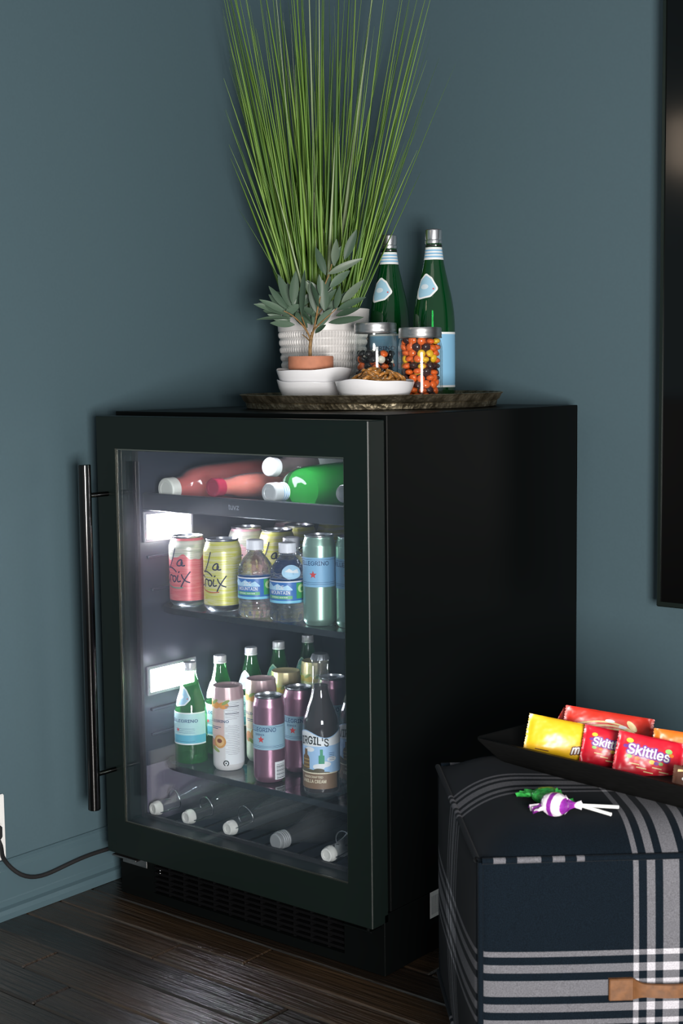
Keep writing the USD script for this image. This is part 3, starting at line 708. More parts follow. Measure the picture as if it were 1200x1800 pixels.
# ------------------------------------------------------------------ lower glass shelf: bottles and cans
Z3, Z2 = 0.2405, 0.5195
gb = mineral_bottle('sparkling_water_bottle', 'small green sparkling water bottle beside the lower light panel, nearest the door', 'small green water bottles on the lower shelf', GREEN_LIT, None, 0.0290, 0.178, CAPW, (0.20, 0.52, LBL_MINT, -190, 10), sh_th=-88, collar=False)
set_m_ = lambda root, loc, rz=0: UsdGeom.Xformable(root).GetOrderedXformOps()[0].Set(Gf.Matrix4d(*[float(v) for v in mat4(loc, rz).T.ravel()]))
set_m_(gb, (0.1045, 0.110, Z3), 0.1)
for (x, y), lb in (((0.1050, 0.186), 'small green sparkling water bottle second from the door behind the peach can'), ((0.100, 0.2735), 'small green sparkling water bottle third from the door in the left-hand row'),
                   ((0.1050, 0.345), 'small green sparkling water bottle fourth from the door in the left-hand row'), ((0.1068, 0.428), 'small green sparkling water bottle farthest back, in front of the rear wall')):
    dup(gb, (x, y, Z3), 0.15 * (y * 17 % 1), lb)
pc = foil_can('peach_soda_can', 'pale peach-printed slim can with pink foil top at the front of the lower shelf', 'pink foil topped peach cans', (0.60, 0.42, 0.42), (0.66, 0.48, 0.43), (0.72, 0.30, 0.06))
set_m_(pc, (0.1880, 0.1180, Z3))
dup(pc, (0.1985, 0.1920, Z3), 0.25, 'pale peach-printed slim can with pink foil top standing behind the front one')
yc = foil_can('citrus_soda_can', 'slim can with cream yellow foil top behind the two pink-topped cans', 'yellow foil topped cans', (0.62, 0.52, 0.28), (0.52, 0.50, 0.26), (0.60, 0.42, 0.08))
set_m_(yc, (0.1900, 0.2680, Z3))
dup(yc, (0.1760, 0.3680, Z3), 0.3, 'slim can with cream yellow foil top farthest back, behind the glass soda bottle')
pu = mineral_can('flavoured_water_can', 'mauve slim can with pale blue band and barcode at the front of the lower shelf', 'mauve slim cans', PURPLE, LBL_BLUE, 0.057, 0.099, -92, True)
set_m_(pu, (0.2940, 0.1060, Z3))
dup(pu, (0.2945, 0.1830, Z3), 0.08, 'mauve slim can with pale blue band half hidden behind the front one')
dup(pu, (0.2890, 0.2790, Z3), 0.0, 'mauve slim can at the back, only its top seen between the two glass soda bottles')
vb = soda_bottle('soda_bottle', 'clear glass bottle of dark cream soda with painted scene label, front right of lower shelf')
set_m_(vb, (0.4160, 0.0975, Z3))
vb2 = dup(vb, (0.4350, 0.1680, Z3), 0.28, 'clear glass bottle of dark cream soda cut off by the door frame on the right')

# ------------------------------------------------------------------ middle glass shelf: cans and water bottles
REDCAN = streaky('coral_can_print', (0.66, 0.13, 0.15), (0.70, 0.22, 0.22))
YELCAN = streaky('yellow_can_print', (0.60, 0.58, 0.08), (0.68, 0.64, 0.38))
PINKCAN = streaky('pink_can_print', (0.62, 0.30, 0.34), (0.66, 0.48, 0.48))
MAUVECAN = streaky('grey_pink_can_print', (0.38, 0.22, 0.25), (0.45, 0.35, 0.36))
GREENISH = streaky('can_top_print', (0.42, 0.46, 0.36), (0.62, 0.58, 0.50))
rc = seltzer_can('seltzer_can', 'coral red seltzer can with dark script lettering beside the upper light panel', None, REDCAN, GREENISH, mat('swoosh_green', (0.12, 0.3, 0.22), 0.5))
set_m_(rc, (0.0955, 0.1200, Z2), 0.1)
y1 = seltzer_can('seltzer_can', 'yellow seltzer can with dark script lettering at the front between red can and water bottles', None, YELCAN, None, mat('swoosh_red', (0.5, 0.12, 0.05), 0.5))
set_m_(y1, (0.1820, 0.1180, Z2), 0.15)
p1 = seltzer_can('seltzer_can', 'pink-topped seltzer can behind the front yellow can', None, PINKCAN, GREENISH, mat('swoosh_red', (0.5, 0.12, 0.05), 0.5))
set_m_(p1, (0.0850, 0.2830, Z2))
p2 = seltzer_can('seltzer_can', 'grey-pink seltzer can at the back, its dark top above the yellow cans', None, MAUVECAN, None, mat('swoosh_red', (0.5, 0.12, 0.05), 0.5))
set_m_(p2, (0.0810, 0.4100, Z2))
dup(y1, (0.1640, 0.2800, Z2), 0.3, 'yellow seltzer can behind the left-hand water bottle')
dup(y1, (0.1480, 0.3600, Z2), 0.55, 'yellow seltzer can showing one script letter behind the capped water bottles')
dup(y1, (0.1640, 0.4420, Z2), 0.2, 'yellow seltzer can farthest back, above the pale green can')
wa = water_bottle('water_bottle', 'small clear water bottle with blue wrap next to the front yellow can', None)
set_m_(wa, (0.2760, 0.0990, Z2), 0.0)
wb = water_bottle('water_bottle', 'small clear water bottle with pale blue shoulder print beside the front pale green can', None, True)
set_m_(wb, (0.3480, 0.0985, Z2), 0.0)
dup(wa, (0.3050, 0.1580, Z2), 0.4, 'small clear water bottle behind the other two, only its white cap showing clearly')
gc = mineral_can('sparkling_water_can', 'pale green slim can with blue band standing right of the water bottles', None, GREENCAN, LBL_SKY, 0.0635, 0.111, -86, False, '')
set_m_(gc, (0.4130, 0.1020, Z2))
dup(gc, (0.4700, 0.1160, Z2), 0.05, 'pale green slim can with blue band cut off by the door frame')

# ------------------------------------------------------------------ top shelf: bottles lying with their caps to the door
def lying_bottle(name, label, mb, ml, r, rn, L, mcap, rcap, lcap, m, fill=0.0, paper=None, collar=None):
    t = thing(name, label, 'bottle', m=m)
    from scipy.interpolate import PchipInterpolator
    zz = np.array([0, 0.02, 0.05, 0.60, 0.68, 0.78, 0.88, 1.0]) * (L - lcap * 0.6); rr = np.array([0.86 * r, 0.97 * r, r, r, 0.97 * r, 0.70 * r + 0.3 * rn, rn * 1.12, rn])
    f = PchipInterpolator(zz, rr); rf = lambda z: float(f(np.clip(z, 0, zz[-1])))
    zs = np.linspace(0, zz[-1], 50)
    obj('body', lathe([(0, 0.004), (0.8 * r, 0.0)] + [(rf(z), z) for z in zs] + [(0, zz[-1])], 48), mb, t, 50)
    if ml is not None:
        zl = np.linspace(0.004, zz[-1] * fill, 40)
        obj('drink', lathe([(0, 0.004)] + [(rf(z) - 0.002, z) for z in zl] + [(0, zz[-1] * fill)], 40), ml, t, 50)
    c = lathe([(rcap * 0.8, L - lcap), (rcap * 0.98, L - lcap), (rcap, L - lcap + 0.001), (rcap, L - 0.0025), (rcap * 0.93, L - 0.0006), (rcap * 0.85, L), (rcap * 0.62, L), (rcap * 0.58, L - 0.0006), (0, L - 0.0006)], 48)
    obj('cap', c, mcap, t, 30)
    if paper: obj('paper_label', band(rf, paper[0] * L, paper[1] * L, 0.0004, 48, paper[2], paper[3]), LBL_WHITE, t, 60)
    if collar:
        k = obj('collar', band(rf, 0.86 * L, 0.925 * L, 0.0005, 40), LBL_WHITE, t, 60)
        obj('collar_stripe', cat([band(rf, (0.868 + i * 0.018) * L, (0.877 + i * 0.018) * L, 0.0008, 40, m=2) for i in range(3)]), LBL_SKY, k, 60)
    return t


REDDRINK = mat('red_drink', (0.70, 0.085, 0.06), 0.12, 0.0, transmission_weight=0.15, coat_weight=0.4)
ORANGEDRINK = mat('coral_drink', (0.74, 0.15, 0.07), 0.12, 0.0, transmission_weight=0.15, coat_weight=0.4)
PINKGLASS = thin_glass('pinkish_glass', (0.90, 0.85, 0.85), 1.55, 0.05, (0.7, 0.55, 0.55), 0.14)
GREEN_FILL = thin_glass('green_water', (0.45, 0.92, 0.50), 1.33, 0.03, (0.12, 0.66, 0.20), 0.55)
CAPCREAM = mat('cap_cream', (0.66, 0.67, 0.60), 0.45)
lying_bottle('juice_bottle', 'bottle of red drink with cream cap lying at the left end of the top shelf', PINKGLASS, REDDRINK, 0.0365, 0.019, 0.235, CAPCREAM, 0.0205, 0.020, lay((0.0930, 0.0720, 0.7250), 0.235, 3, -1.6), 0.97)
lying_bottle('juice_bottle', 'bottle of coral drink with glossy crimson cap lying second from left on top shelf', PINKGLASS, ORANGEDRINK, 0.0225, 0.0140, 0.25, mat('cap_crimson', (0.33, 0.02, 0.05), 0.15, coat_weight=0.6), 0.0160, 0.020, lay((0.2060, 0.0720, 0.7335), 0.25, 0, 1.8), 0.97)
lying_bottle('glass_bottle', 'large clear glass bottle with white cap and paper label lying behind the coral drink', PINKGLASS, None, 0.0385, 0.0150, 0.24, mat('cap_bright', (0.85, 0.85, 0.86), 0.15, coat_weight=0.5), 0.0165, 0.018, lay((0.2540, 0.1600, 0.7650), 0.24, 0, 6.5), 0, (0.25, 0.62, -60, 100))
lying_bottle('sparkling_water_bottle', 'bright green water bottle with grey cap lying toward the right of the top shelf', GREEN_LIT, GREEN_FILL, 0.0375, 0.0140, 0.255, mat('cap_grey', (0.55, 0.57, 0.57), 0.35, 0.2), 0.0165, 0.021, lay((0.3330, 0.0720, 0.7300), 0.255, 0, -0.7), 0.70, None, True)
lying_bottle('sparkling_water_bottle', 'green bottle at the far right of the top shelf, only its grey cap showing', GREEN_BRIGHT, None, 0.034, 0.0125, 0.25, mat('cap_grey', (0.55, 0.57, 0.57), 0.35, 0.2), 0.0140, 0.021, lay((0.4860, 0.0730, 0.7360), 0.25, 0, 1.2), 0)

# ------------------------------------------------------------------ bottom rack: empty swing-top bottles lying on wires
def swing_bottle(name, label, m, screw=False, paper=False, r=0.030, L=0.27):
    t = thing(name, label, 'bottle', m=m, group=None)
    from scipy.interpolate import PchipInterpolator
    zz = np.array([0, 0.004, 0.012, 0.15, 0.17, 0.19, 0.21, 0.232, 0.250, 0.256]); rr = np.array([0.85, 0.96, 1, 1, 0.96, 0.78, 0.55, 0.42, 0.40, 0.45]) * r
    f = PchipInterpolator(zz, rr); rf = lambda z: float(f(np.clip(z, 0, 0.256)))
    zs = np.linspace(0, 0.256, 60)
    obj('glass', lathe([(0, 0.010), (0.5 * r, 0.006), (0.78 * r, 0)] + [(rf(z), z) for z in zs] + [(0.3 * r, 0.256)], 48), CLEAR, t, 50)
    if screw:
        pr = [(0.010, 0.246), (0.0142, 0.246)]
        for i in range(4): pr += [(0.0150, 0.2472 + i * 0.0042), (0.0150, 0.2492 + i * 0.0042), (0.0138, 0.2500 + i * 0.0042), (0.0138, 0.2512 + i * 0.0042)]
        pr += [(0.0138, 0.266), (0.0130, 0.2695), (0.0112, 0.2705), (0, 0.2700)]
        obj('cap', lathe(pr, 44), mat('screw_cap_grey', (0.42, 0.43, 0.43), 0.35, 0.5), t, 30, label='ribbed grey screw cap')
    else:
        c = obj('stopper', lathe([(0, 0.255), (0.0115, 0.255), (0.0128, 0.257), (0.0128, 0.263), (0.0115, 0.2655), (0.0108, 0.2700), (0.0095, 0.2708), (0.006, 0.2703), (0.0055, 0.2693), (0, 0.2693)], 40), mat('stopper_white', (0.62, 0.61, 0.56), 0.4), t, 30, label='off-white stopper')
        side = 0.0140
        w = [tube(smooth_path([(0, side, 0.262), (0.001, side + 0.001, 0.250), (0.002, side + 0.0005, 0.232), (0.0, side - 0.001, 0.222)], 16), 0.0009, 8), tube(smooth_path([(0, -side, 0.262), (0.001, -side - 0.001, 0.250), (0.002, -side - 0.0005, 0.232), (0.0, -side + 0.001, 0.222)], 16), 0.0009, 8),
             tube([(0, -side, 0.262), (0, side, 0.262)], 0.0009, 8)]
        lv = [tube(smooth_path([(0.0, side, 0.224), (0.012, side + 0.004, 0.225), (0.024, 0.011, 0.227), (0.029, 0.0, 0.228), (0.024, -0.011, 0.227), (0.012, -side - 0.004, 0.225), (0.0, -side, 0.224)], 40), 0.0011, 8)]
        obj('wire_bail', cat(w + lv), CHROME, t, True)
    if paper: obj('paper_label', band(rf, 0.196, 0.232, 0.0004, 40, 30, 240), LBL_WHITE, t, 60)
    return t


def lay2(x, y, z, yaw, roll, L=0.271):
    m = lay((x, y, z), L, yaw, 0.0); R = m[:3, :3] @ rot((0, 0, 1), roll); m[:3, :3] = R
    return m


ZB = 0.1595
sb = swing_bottle('swing_top_bottle', 'empty clear swing-top bottle lying at the far left of the bottom rack', lay2(0.0660, 0.0480, ZB, 8, 70))
def dup_m(src, m, label): return dup(src, label=label, m=m)
dup_m(sb, lay2(0.1480, 0.0480, ZB, 5, 75), 'empty clear swing-top bottle second from the left in the bottom rack')
dup_m(sb, lay2(0.2470, 0.0480, ZB, 3, 100), 'empty clear swing-top bottle in the middle of the bottom rack with its wire loop up')
swing_bottle('screw_top_bottle', 'empty clear bottle with ribbed grey screw cap lying in the bottom rack', lay2(0.3560, 0.0480, ZB, 1, 0), True)
swing_bottle('swing_top_bottle', 'empty clear swing-top bottle with white neck label at the right end of the rack', lay2(0.4640, 0.0480, ZB, -1, 80), False, True)
# ------------------------------------------------------------------ round tray on the cooler
BR = mat_graph('hammered_brass', {
    'tc': ('texture_coordinate', {}), 'v': ('voronoi_texture', {'scale': 160}), 'n': ('noise_texture', {'scale': 45, 'detail': 5}),
    'r': ('rgb_ramp', {'ramp': [(0.35, (0.14, 0.115, 0.07)), (0.65, (0.42, 0.36, 0.25))]}), 'b': ('bump', {'strength': 0.55, 'distance': 0.002}),
    'p': ('principled_bsdf', {'metallic': 0.9, 'roughness': 0.44})},
    [('tc.object', 'v.vector'), ('tc.object', 'n.vector'), ('n.fac', 'r.fac'), ('r.color', 'p.base_color'), ('v.distance', 'b.height'), ('b.normal', 'p.normal')], 'p.BSDF')
TRAY = np.array([0.2907, 0.3986]); ZT = FH + 0.0072
ty = thing('round_tray', 'round hammered dark brass tray with raised rim on top of the cooler', 'tray', (TRAY[0], TRAY[1], FH))
obj('base', lathe([(0, 0.0002), (0.218, 0.0002), (0.2245, 0.0015), (0.2265, 0.0105), (0.2250, 0.0118), (0.2180, 0.0068), (0, 0.0068)], 128), BR, ty, 40)
obj('rim', lathe([(0.2215, 0.0112), (0.2262, 0.0112), (0.2300, 0.0140), (0.2345, 0.0225), (0.2368, 0.0240), (0.2372, 0.0250), (0.2350, 0.0256), (0.2322, 0.0242), (0.2270, 0.0150), (0.2215, 0.0122), (0.2215, 0.0112)], 128), BR, ty, 40)

# ------------------------------------------------------------------ grass plant in a knobbed white pot
POTC = np.array([0.1534, 0.4300])
LAT, DEP = np.array([0.7758, 0.6310]), np.array([-0.6310, 0.7758])
pg = thing('potted_grass', 'tall green grass plant in a white knobbed pot at the back of the tray', 'plant', (POTC[0], POTC[1], ZT))
HP = 0.172
rows_k = 6
prof_p = []
N = 552
zs = np.linspace(0, HP, 170)
def pot_r(z): return 0.0705 + 0.0155 * z / HP
v, th = [], 2 * PI * np.arange(N) / N
for z in zs:
    r0 = pot_r(z)
    u = (z - 0.006) / 0.0140; k = math.floor(u); fz = u - k
    if 0 <= k < 9: bump = 0.0025 * (math.sin(PI * min(max((fz - 0.12) / 0.76, 0), 1)) ** 0.5) * (0.60 + 0.40 * np.sign(np.cos(92 * th)) * np.abs(np.cos(92 * th)) ** 0.6)
    else: bump = 0.0016 * np.ones(N)
    if z < 0.001: bump = 0 * th
    rr = r0 + bump
    v.append(np.stack([rr * np.cos(th), rr * np.sin(th), np.full(N, z)], 1))
for z, dr in ((HP + 0.001, -0.0005), (HP + 0.001, -0.006), (HP - 0.02, -0.007)):
    v.append(np.stack([(pot_r(HP) + dr) * np.cos(th), (pot_r(HP) + dr) * np.sin(th), np.full(N, z)], 1))
V = np.vstack(v + [np.array([[0, 0, 0], [0, 0, HP - 0.02]])]); F = []
M = len(v)
for i in range(M - 1):
    for j in range(N):
        a, b, c, d = i * N + j, i * N + (j + 1) % N, (i + 1) * N + (j + 1) % N, (i + 1) * N + j
        F += [(a, b, c), (a, c, d)]
for j in range(N):
    F += [(len(V) - 2, (j + 1) % N, j), (len(V) - 1, (M - 1) * N + j, (M - 1) * N + (j + 1) % N)]
obj('pot', trimesh.Trimesh(V, F, process=False), mat('white_glaze', (0.62, 0.60, 0.585), 0.4), pg, 45)
obj('soil', lathe([(0, HP - 0.014), (0.05, HP - 0.015), (0.079, HP - 0.0185), (0.079, HP - 0.0195), (0, HP - 0.0195)], 40), bumped('moss', (0.03, 0.035, 0.015), 0.9, 120, 0.8, 0.004, 0.4), pg, 40)


def leafmat(name, col, tr=0.25):
    return mat_graph(name, {'p': ('principled_bsdf', {'base_color': col, 'roughness': 0.42, 'specular_ior_level': 0.45}), 't': ('translucent_bsdf', {'color': tuple(np.array(col) * 1.2)}), 'm': ('mix_closure', {'fac': tr})},
                     [('p.BSDF', 'm.closure1'), ('t.BSDF', 'm.closure2')], 'm.closure')


BLADES = [leafmat('blade_a', (0.20, 0.37, 0.060)), leafmat('blade_b', (0.145, 0.29, 0.045)), leafmat('blade_c', (0.26, 0.43, 0.085)), leafmat('blade_d', (0.095, 0.20, 0.038)), leafmat('blade_pale', (0.42, 0.52, 0.30))]


def blade(base, tip, bow, w, n=14, twist=0.0):
    base, tip = np.array(base, float), np.array(tip, float)
    mid = base * 0.45 + tip * 0.55; mid[:2] = base[:2] * (1 - 0.55 + bow) + tip[:2] * (0.55 - bow)
    t = np.linspace(0, 1, n)[:, None]
    P = (1 - t) ** 2 * base + 2 * t * (1 - t) * mid + t ** 2 * tip
    T = np.gradient(P, axis=0); T /= np.linalg.norm(T, axis=1, keepdims=True)
    a = math.atan2(base[1], base[0]) + PI / 2 + twist
    S = np.array([math.cos(a), math.sin(a), 0.0]); S = S - T * (T @ S)[:, None]; S /= np.linalg.norm(S, axis=1, keepdims=True)
    Nn = np.cross(T, S)
    tt = t[:, 0]
    ww = w * np.clip(np.minimum(0.75 + tt * 2.2, 1.0) * (1 - tt ** 1.15) ** 0.85, 0.05, 1) * 0.5
    L, Rr = P + S * ww[:, None], P - S * ww[:, None]
    C = P + Nn * (ww * 0.55)[:, None]; D = P - Nn * (ww * 0.15)[:, None]
    V = np.stack([L, C, Rr, D], 1).reshape(-1, 3); F = []
    for i in range(n - 1):
        for q in range(4):
            b, c = i * 4 + q, i * 4 + (q + 1) % 4
            F += [(b, c, c + 4), (b, c + 4, b + 4)]
    return trimesh.Trimesh(V, F, process=False)


# tips: (sideways, height) in picture-like millimetres about the pot axis, then filled in with shorter blades
TIPS = [(-171, 570), (-158, 545), (-146, 583), (-135, 602), (-116, 640), (-102, 597), (-93, 665), (-80, 632), (-78, 590), (-65, 620), (-53, 690), (-46, 662), (-32, 640), (-18, 672), (2, 635), (17, 630), (36, 580), (59, 632), (87, 622), (125, 616),
        (170, 585), (194, 557), (200, 548), (180, 400), (202, 408), (227, 392), (-148, 402), (-138, 390), (-126, 300), (-158, 258), (-153, 266), (-145, 290), (140, 215), (177, 237), (172, 226), (144, 258), (112, 450), (92, 450), (72, 430), (57, 412),
        (-110, 470), (-90, 500), (-60, 470), (-30, 520), (-5, 500), (25, 470), (45, 520), (100, 560), (150, 480), (165, 505), (185, 470), (155, 590), (108, 640), (70, 655), (-125, 520), (-40, 600), (8, 560), (-70, 560)]
tips = [(a / 1000 * 1.075, (b + 8) / 1000 * 1.075) for a, b in TIPS]
while len(tips) < 250:
    h = RNG.uniform(0.17, 0.52) if RNG.random() < 0.75 else RNG.uniform(0.45, 0.66)
    a = RNG.normal(0, 0.30); s = math.sin(a) * (h + 0.17) * 0.62
    tips.append((float(np.clip(s, -0.17, 0.20)), h))
for i, (s, h) in enumerate(tips):
    rad = 0.060 * math.sqrt(RNG.random()); bs = np.clip(s * 0.30 + RNG.normal(0, 0.012), -0.058, 0.058)
    dep = RNG.uniform(-0.11, 0.09) * (0.5 + h); bd = np.clip(dep * 0.25 + RNG.normal(0, 0.018), -0.045, 0.045)
    q = math.hypot(bs, bd)
    if q > 0.066: bs, bd = bs * 0.066 / q, bd * 0.066 / q
    base = np.r_[LAT * bs + DEP * bd, HP - 0.019]
    w = POTC + LAT * s + DEP * dep
    if w[0] < WX + 0.012: dep -= (WX + 0.012 - w[0]) / 0.63
    w = POTC + LAT * s + DEP * dep
    if w[1] > BY - 0.012: dep -= (w[1] - BY + 0.012) / 0.776
    tip = np.r_[LAT * s + DEP * dep, HP + h]
    m = BLADES[4] if RNG.random() < 0.05 else BLADES[RNG.integers(4)]
    obj('blade', blade(base, tip, RNG.uniform(-0.02, 0.10), RNG.uniform(0.0058, 0.0105), 14, RNG.normal(0, 0.5)), m, pg, True)

# ------------------------------------------------------------------ white bowls
GLAZE = mat('white_porcelain', (0.74, 0.74, 0.76), 0.22, coat_weight=0.3)


def bowl(name, label, loc, seed, rz=0.0):
    t = thing(name, label, 'bowl', loc, rz)
    r = 0.067
    pr = [(0, 0.0), (0.040, 0.0), (0.046, 0.0016), (0.056, 0.012), (0.0635, 0.028), (0.067, 0.0400), (0.0664, 0.0414), (0.0650, 0.0408), (0.0605, 0.027), (0.053, 0.012), (0.044, 0.0050), (0, 0.0045)]
    m = lathe(pr, 96)
    v = m.vertices.copy(); a = np.arctan2(v[:, 1], v[:, 0]); up = np.clip(v[:, 2] / 0.04, 0, 1) ** 2
    v[:, 2] += up * (0.0022 * np.sin(2 * a + seed) + 0.0010 * np.sin(5 * a + 2 * seed))
    k = 1 + up * 0.012 * np.sin(3 * a + seed); v[:, 0] *= k; v[:, 1] *= k; m.vertices = v
    obj('bowl_body', m, GLAZE, t, 40)
    return t


BS = np.array([0.2407, 0.2997]); BP = np.array([0.4000, 0.2690])
bowl('small_bowl', 'lower of two stacked white bowls at the left of the tray', (*BS, ZT + 0.0002), 0.4)
bowl('small_bowl', 'upper of two stacked white bowls, holding the terracotta pot', (*BS, ZT + 0.0204), 2.6, 0.5)
bowl('small_bowl', 'white bowl full of pretzels at the front of the tray', (*BP, ZT + 0.0002), 4.4)

# ------------------------------------------------------------------ pretzels
PRETZ = bumped('pretzel_crust', (0.36, 0.155, 0.035), 0.32, 90, 0.25, 0.001, 0.45)


def pretzel_curve():
    t = np.linspace(0, 1, 60)
    pts = [(-0.005, -0.001, 0.002), (-0.0015, 0.004, 0.0012), (0.004, 0.0075, 0), (0.0105, 0.0065, 0), (0.0125, 0.0, 0), (0.009, -0.007, 0), (0.0, -0.010, 0), (-0.009, -0.007, 0), (-0.0125, 0.0, 0), (-0.0105, 0.0065, 0), (-0.004, 0.0075, 0), (0.0015, 0.004, -0.0012), (0.005, -0.001, -0.002)]
    return smooth_path(pts, 60)


pcv = pretzel_curve() * 1.1
PRC = tube(pcv, 0.0021 + 0.0009 * np.sin(np.linspace(0, PI, 60)), 9)
salt = []
for i in range(12):
    k = RNG.integers(6, 54); salt.append(place(trimesh.creation.box((0.0009, 0.0009, 0.0008)), rot((1, 1, 0), RNG.uniform(0, 90)), pcv[k] + np.array([RNG.normal(0, 0.0009), RNG.normal(0, 0.0009), 0.0027])))
first = None
for i in range(64):
    lay_i = 0 if i < 28 else (1 if i < 50 else 2)
    rad = (0.049, 0.045, 0.030)[lay_i] * math.sqrt(RNG.random()); a = RNG.uniform(0, 2 * PI)
    z = ZT + (0.036, 0.044, 0.052)[lay_i] + RNG.uniform(-0.003, 0.004) - 0.10 * rad
    Rm = rot((0, 0, 1), RNG.uniform(0, 360)) @ rot((1, 0, 0), RNG.uniform(-65, 65)) @ rot((0, 1, 0), RNG.uniform(-35, 35))
    m = mat4((BP[0] + rad * math.cos(a), BP[1] + rad * math.sin(a), z), R=Rm)
    if first is None:
        first = thing('pretzel', 'small golden brown pretzel twist heaped in the front white bowl', 'pretzel', group='pretzels heaped in the front white bowl', m=m)
        obj('twist', PRC, PRETZ, first, True); obj('salt', cat(salt), WHITE, first, None, kind='stuff')
    else: dup(first, m=m)

# ------------------------------------------------------------------ little olive plant in terracotta
OL = np.array([0.2355, 0.2967]); ZO = ZT + 0.0204 + 0.0048
op = thing('potted_olive_plant', 'small leafy olive-like plant in a terracotta pot standing in the upper white bowl', 'plant', (OL[0], OL[1], ZO))
TERRA = bumped('terracotta', (0.47, 0.185, 0.105), 0.75, 60, 0.12, 0.001, 0.10)
PH = 0.0595
obj('pot', lathe([(0, 0), (0.029, 0), (0.030, 0.001), (0.0365, 0.036), (0.0395, 0.037), (0.0400, 0.039), (0.0402, PH - 0.002), (0.0392, PH), (0.0372, PH), (0.0362, PH - 0.012), (0, PH - 0.013)], 64), TERRA, op, 35)
obj('soil', lathe([(0, PH - 0.006), (0.03, PH - 0.008), (0.0365, PH - 0.0105), (0.0365, PH - 0.0125), (0, PH - 0.0125)], 32), bumped('potting_soil', (0.05, 0.03, 0.02), 0.95, 200, 0.9, 0.003, 0.5), op, 40)
BARK = bumped('bark', (0.24, 0.135, 0.045), 0.6, 150, 0.6, 0.002, 0.35)


def ol3(px, py, d=0.0):     # sideways and up in millimetres from the stem foot, d metres away from the viewer
    s = (px - 545) * 1.0075e-3; u = (648 - py) * 1.0075e-3
    return np.r_[LAT * s + DEP * d, PH - 0.006 + u - 0.012]


stem = smooth_path([ol3(545, 650), ol3(544, 625), ol3(546, 600, 0.002), ol3(549, 588, 0.002)], 16)
obj('stem', tube(stem, np.linspace(0.0036, 0.0028, 16), 10), BARK, op, True)
BR_ = [([(547, 596, 0), (552, 580, 0.004), (556, 562, 0.0), (560, 540, -0.004), (566, 520, 0.0), (576, 495, 0.006), (584, 470, 0.008)], 0.0020), ([(545, 602, 0), (538, 585, -0.006), (528, 572, -0.012), (515, 560, -0.018), (500, 552, -0.022)], 0.0019),
       ([(550, 586, 0), (562, 574, -0.008), (576, 562, -0.014), (592, 548, -0.018)], 0.0016), ([(540, 590, 0), (530, 560, 0.012), (522, 535, 0.02)], 0.0015), ([(545, 606, 0), (536, 596, 0.01), (530, 592, 0.014)], 0.0014), ([(556, 562, 0), (566, 548, 0.015), (580, 530, 0.022)], 0.0013)]
for pts, r in BR_:
    p = smooth_path([ol3(*q) for q in pts], 24)
    obj('branch', tube(p, np.linspace(r, r * 0.45, 24), 8), BARK, op, True)
LEAVES = [leafmat('olive_leaf_a', (0.072, 0.122, 0.080), 0.12), leafmat('olive_leaf_b', (0.100, 0.160, 0.108), 0.12), leafmat('olive_leaf_c', (0.050, 0.094, 0.058), 0.12), leafmat('olive_leaf_pale', (0.13, 0.18, 0.125), 0.12)]


def leaf(base, tip, w, facing, curl=0.12, n=11):
    base, tip = np.array(base), np.array(tip); ax = tip - base; L = np.linalg.norm(ax); T = ax / L
    S = np.cross(T, facing); S /= np.linalg.norm(S); Nn = np.cross(S, T)
    t = np.linspace(0, 1, n)
    P = base + np.outer(t, ax) + np.outer(-curl * L * (t ** 2) * 0.6 + curl * L * 0.3 * t, Nn)
    hw = np.where(t < 0.1, 0.06 + t * 1.2, np.sin(PI * np.clip((t - 0.02) / 0.98, 0, 1) ** 0.85) ** 0.75) * w * 0.5
    hw[-1] = 0.0002; hw = np.maximum(hw, 0.0004)
    V = []
    for k in range(n):
        for q, e in ((-1, 0.20), (-0.5, 0.06), (0, 0.0), (0.5, 0.06), (1, 0.20)): V.append(P[k] + S * hw[k] * q + Nn * hw[k] * e)
    top = np.array(V); bot = top - Nn * 0.0004
    f = grid(n, 5); nn = len(top); sides = []
    for k in range(n - 1):
        for o in (0, 4):
            a, b = k * 5 + o, (k + 1) * 5 + o; sides += [(a, b, b + nn), (a, b + nn, a + nn)]
    return trimesh.Trimesh(np.vstack([top, bot]), np.vstack([f, f[:, ::-1] + nn, sides]), process=False)


LF = [((511, 545), (490, 486), 15), ((515, 540), (522, 484), 15), ((531, 562), (537, 482), 17), ((557, 556), (546, 500), 15), ((571, 553), (568, 498), 16), ((564, 527), (562, 490), 10), ((589, 550), (597, 509), 13), ((592, 551), (642, 529), 13),
      ((600, 538), (640, 499), 13), ((577, 488), (637, 462), 12), ((580, 511), (615, 481), 14), ((573, 490), (556, 440), 13), ((588, 474), (593, 427), 13), ((606, 465), (628, 413), 14), ((504, 555), (458, 530), 11), ((502, 550), (472, 520), 11),
      ((511, 564), (452, 563), 11), ((518, 575), (474, 571), 11), ((506, 548), (473, 508), 11), ((500, 556), (466, 540), 11), ((528, 570), (520, 552), 10), ((577, 572), (638, 564), 11), ((560, 577), (575, 556), 13), ((557, 578), (584, 548), 14),
      ((548, 505), (561, 545), 14), ((553, 530), (538, 500), 12), ((578, 545), (560, 515), 12), ((583, 472), (600, 440), 11), ((570, 520), (585, 500), 11), ((520, 560), (498, 525), 13), ((508, 570), (470, 556), 11), ((495, 560), (462, 548), 10),
      ((590, 560), (632, 548), 11), ((566, 560), (600, 525), 12), ((545, 575), (556, 535), 14), ((540, 580), (512, 548), 13), ((585, 540), (622, 512), 12), ((560, 565), (545, 528), 13), ((522, 550), (505, 500), 14), ((553, 590), (572, 575), 10)]
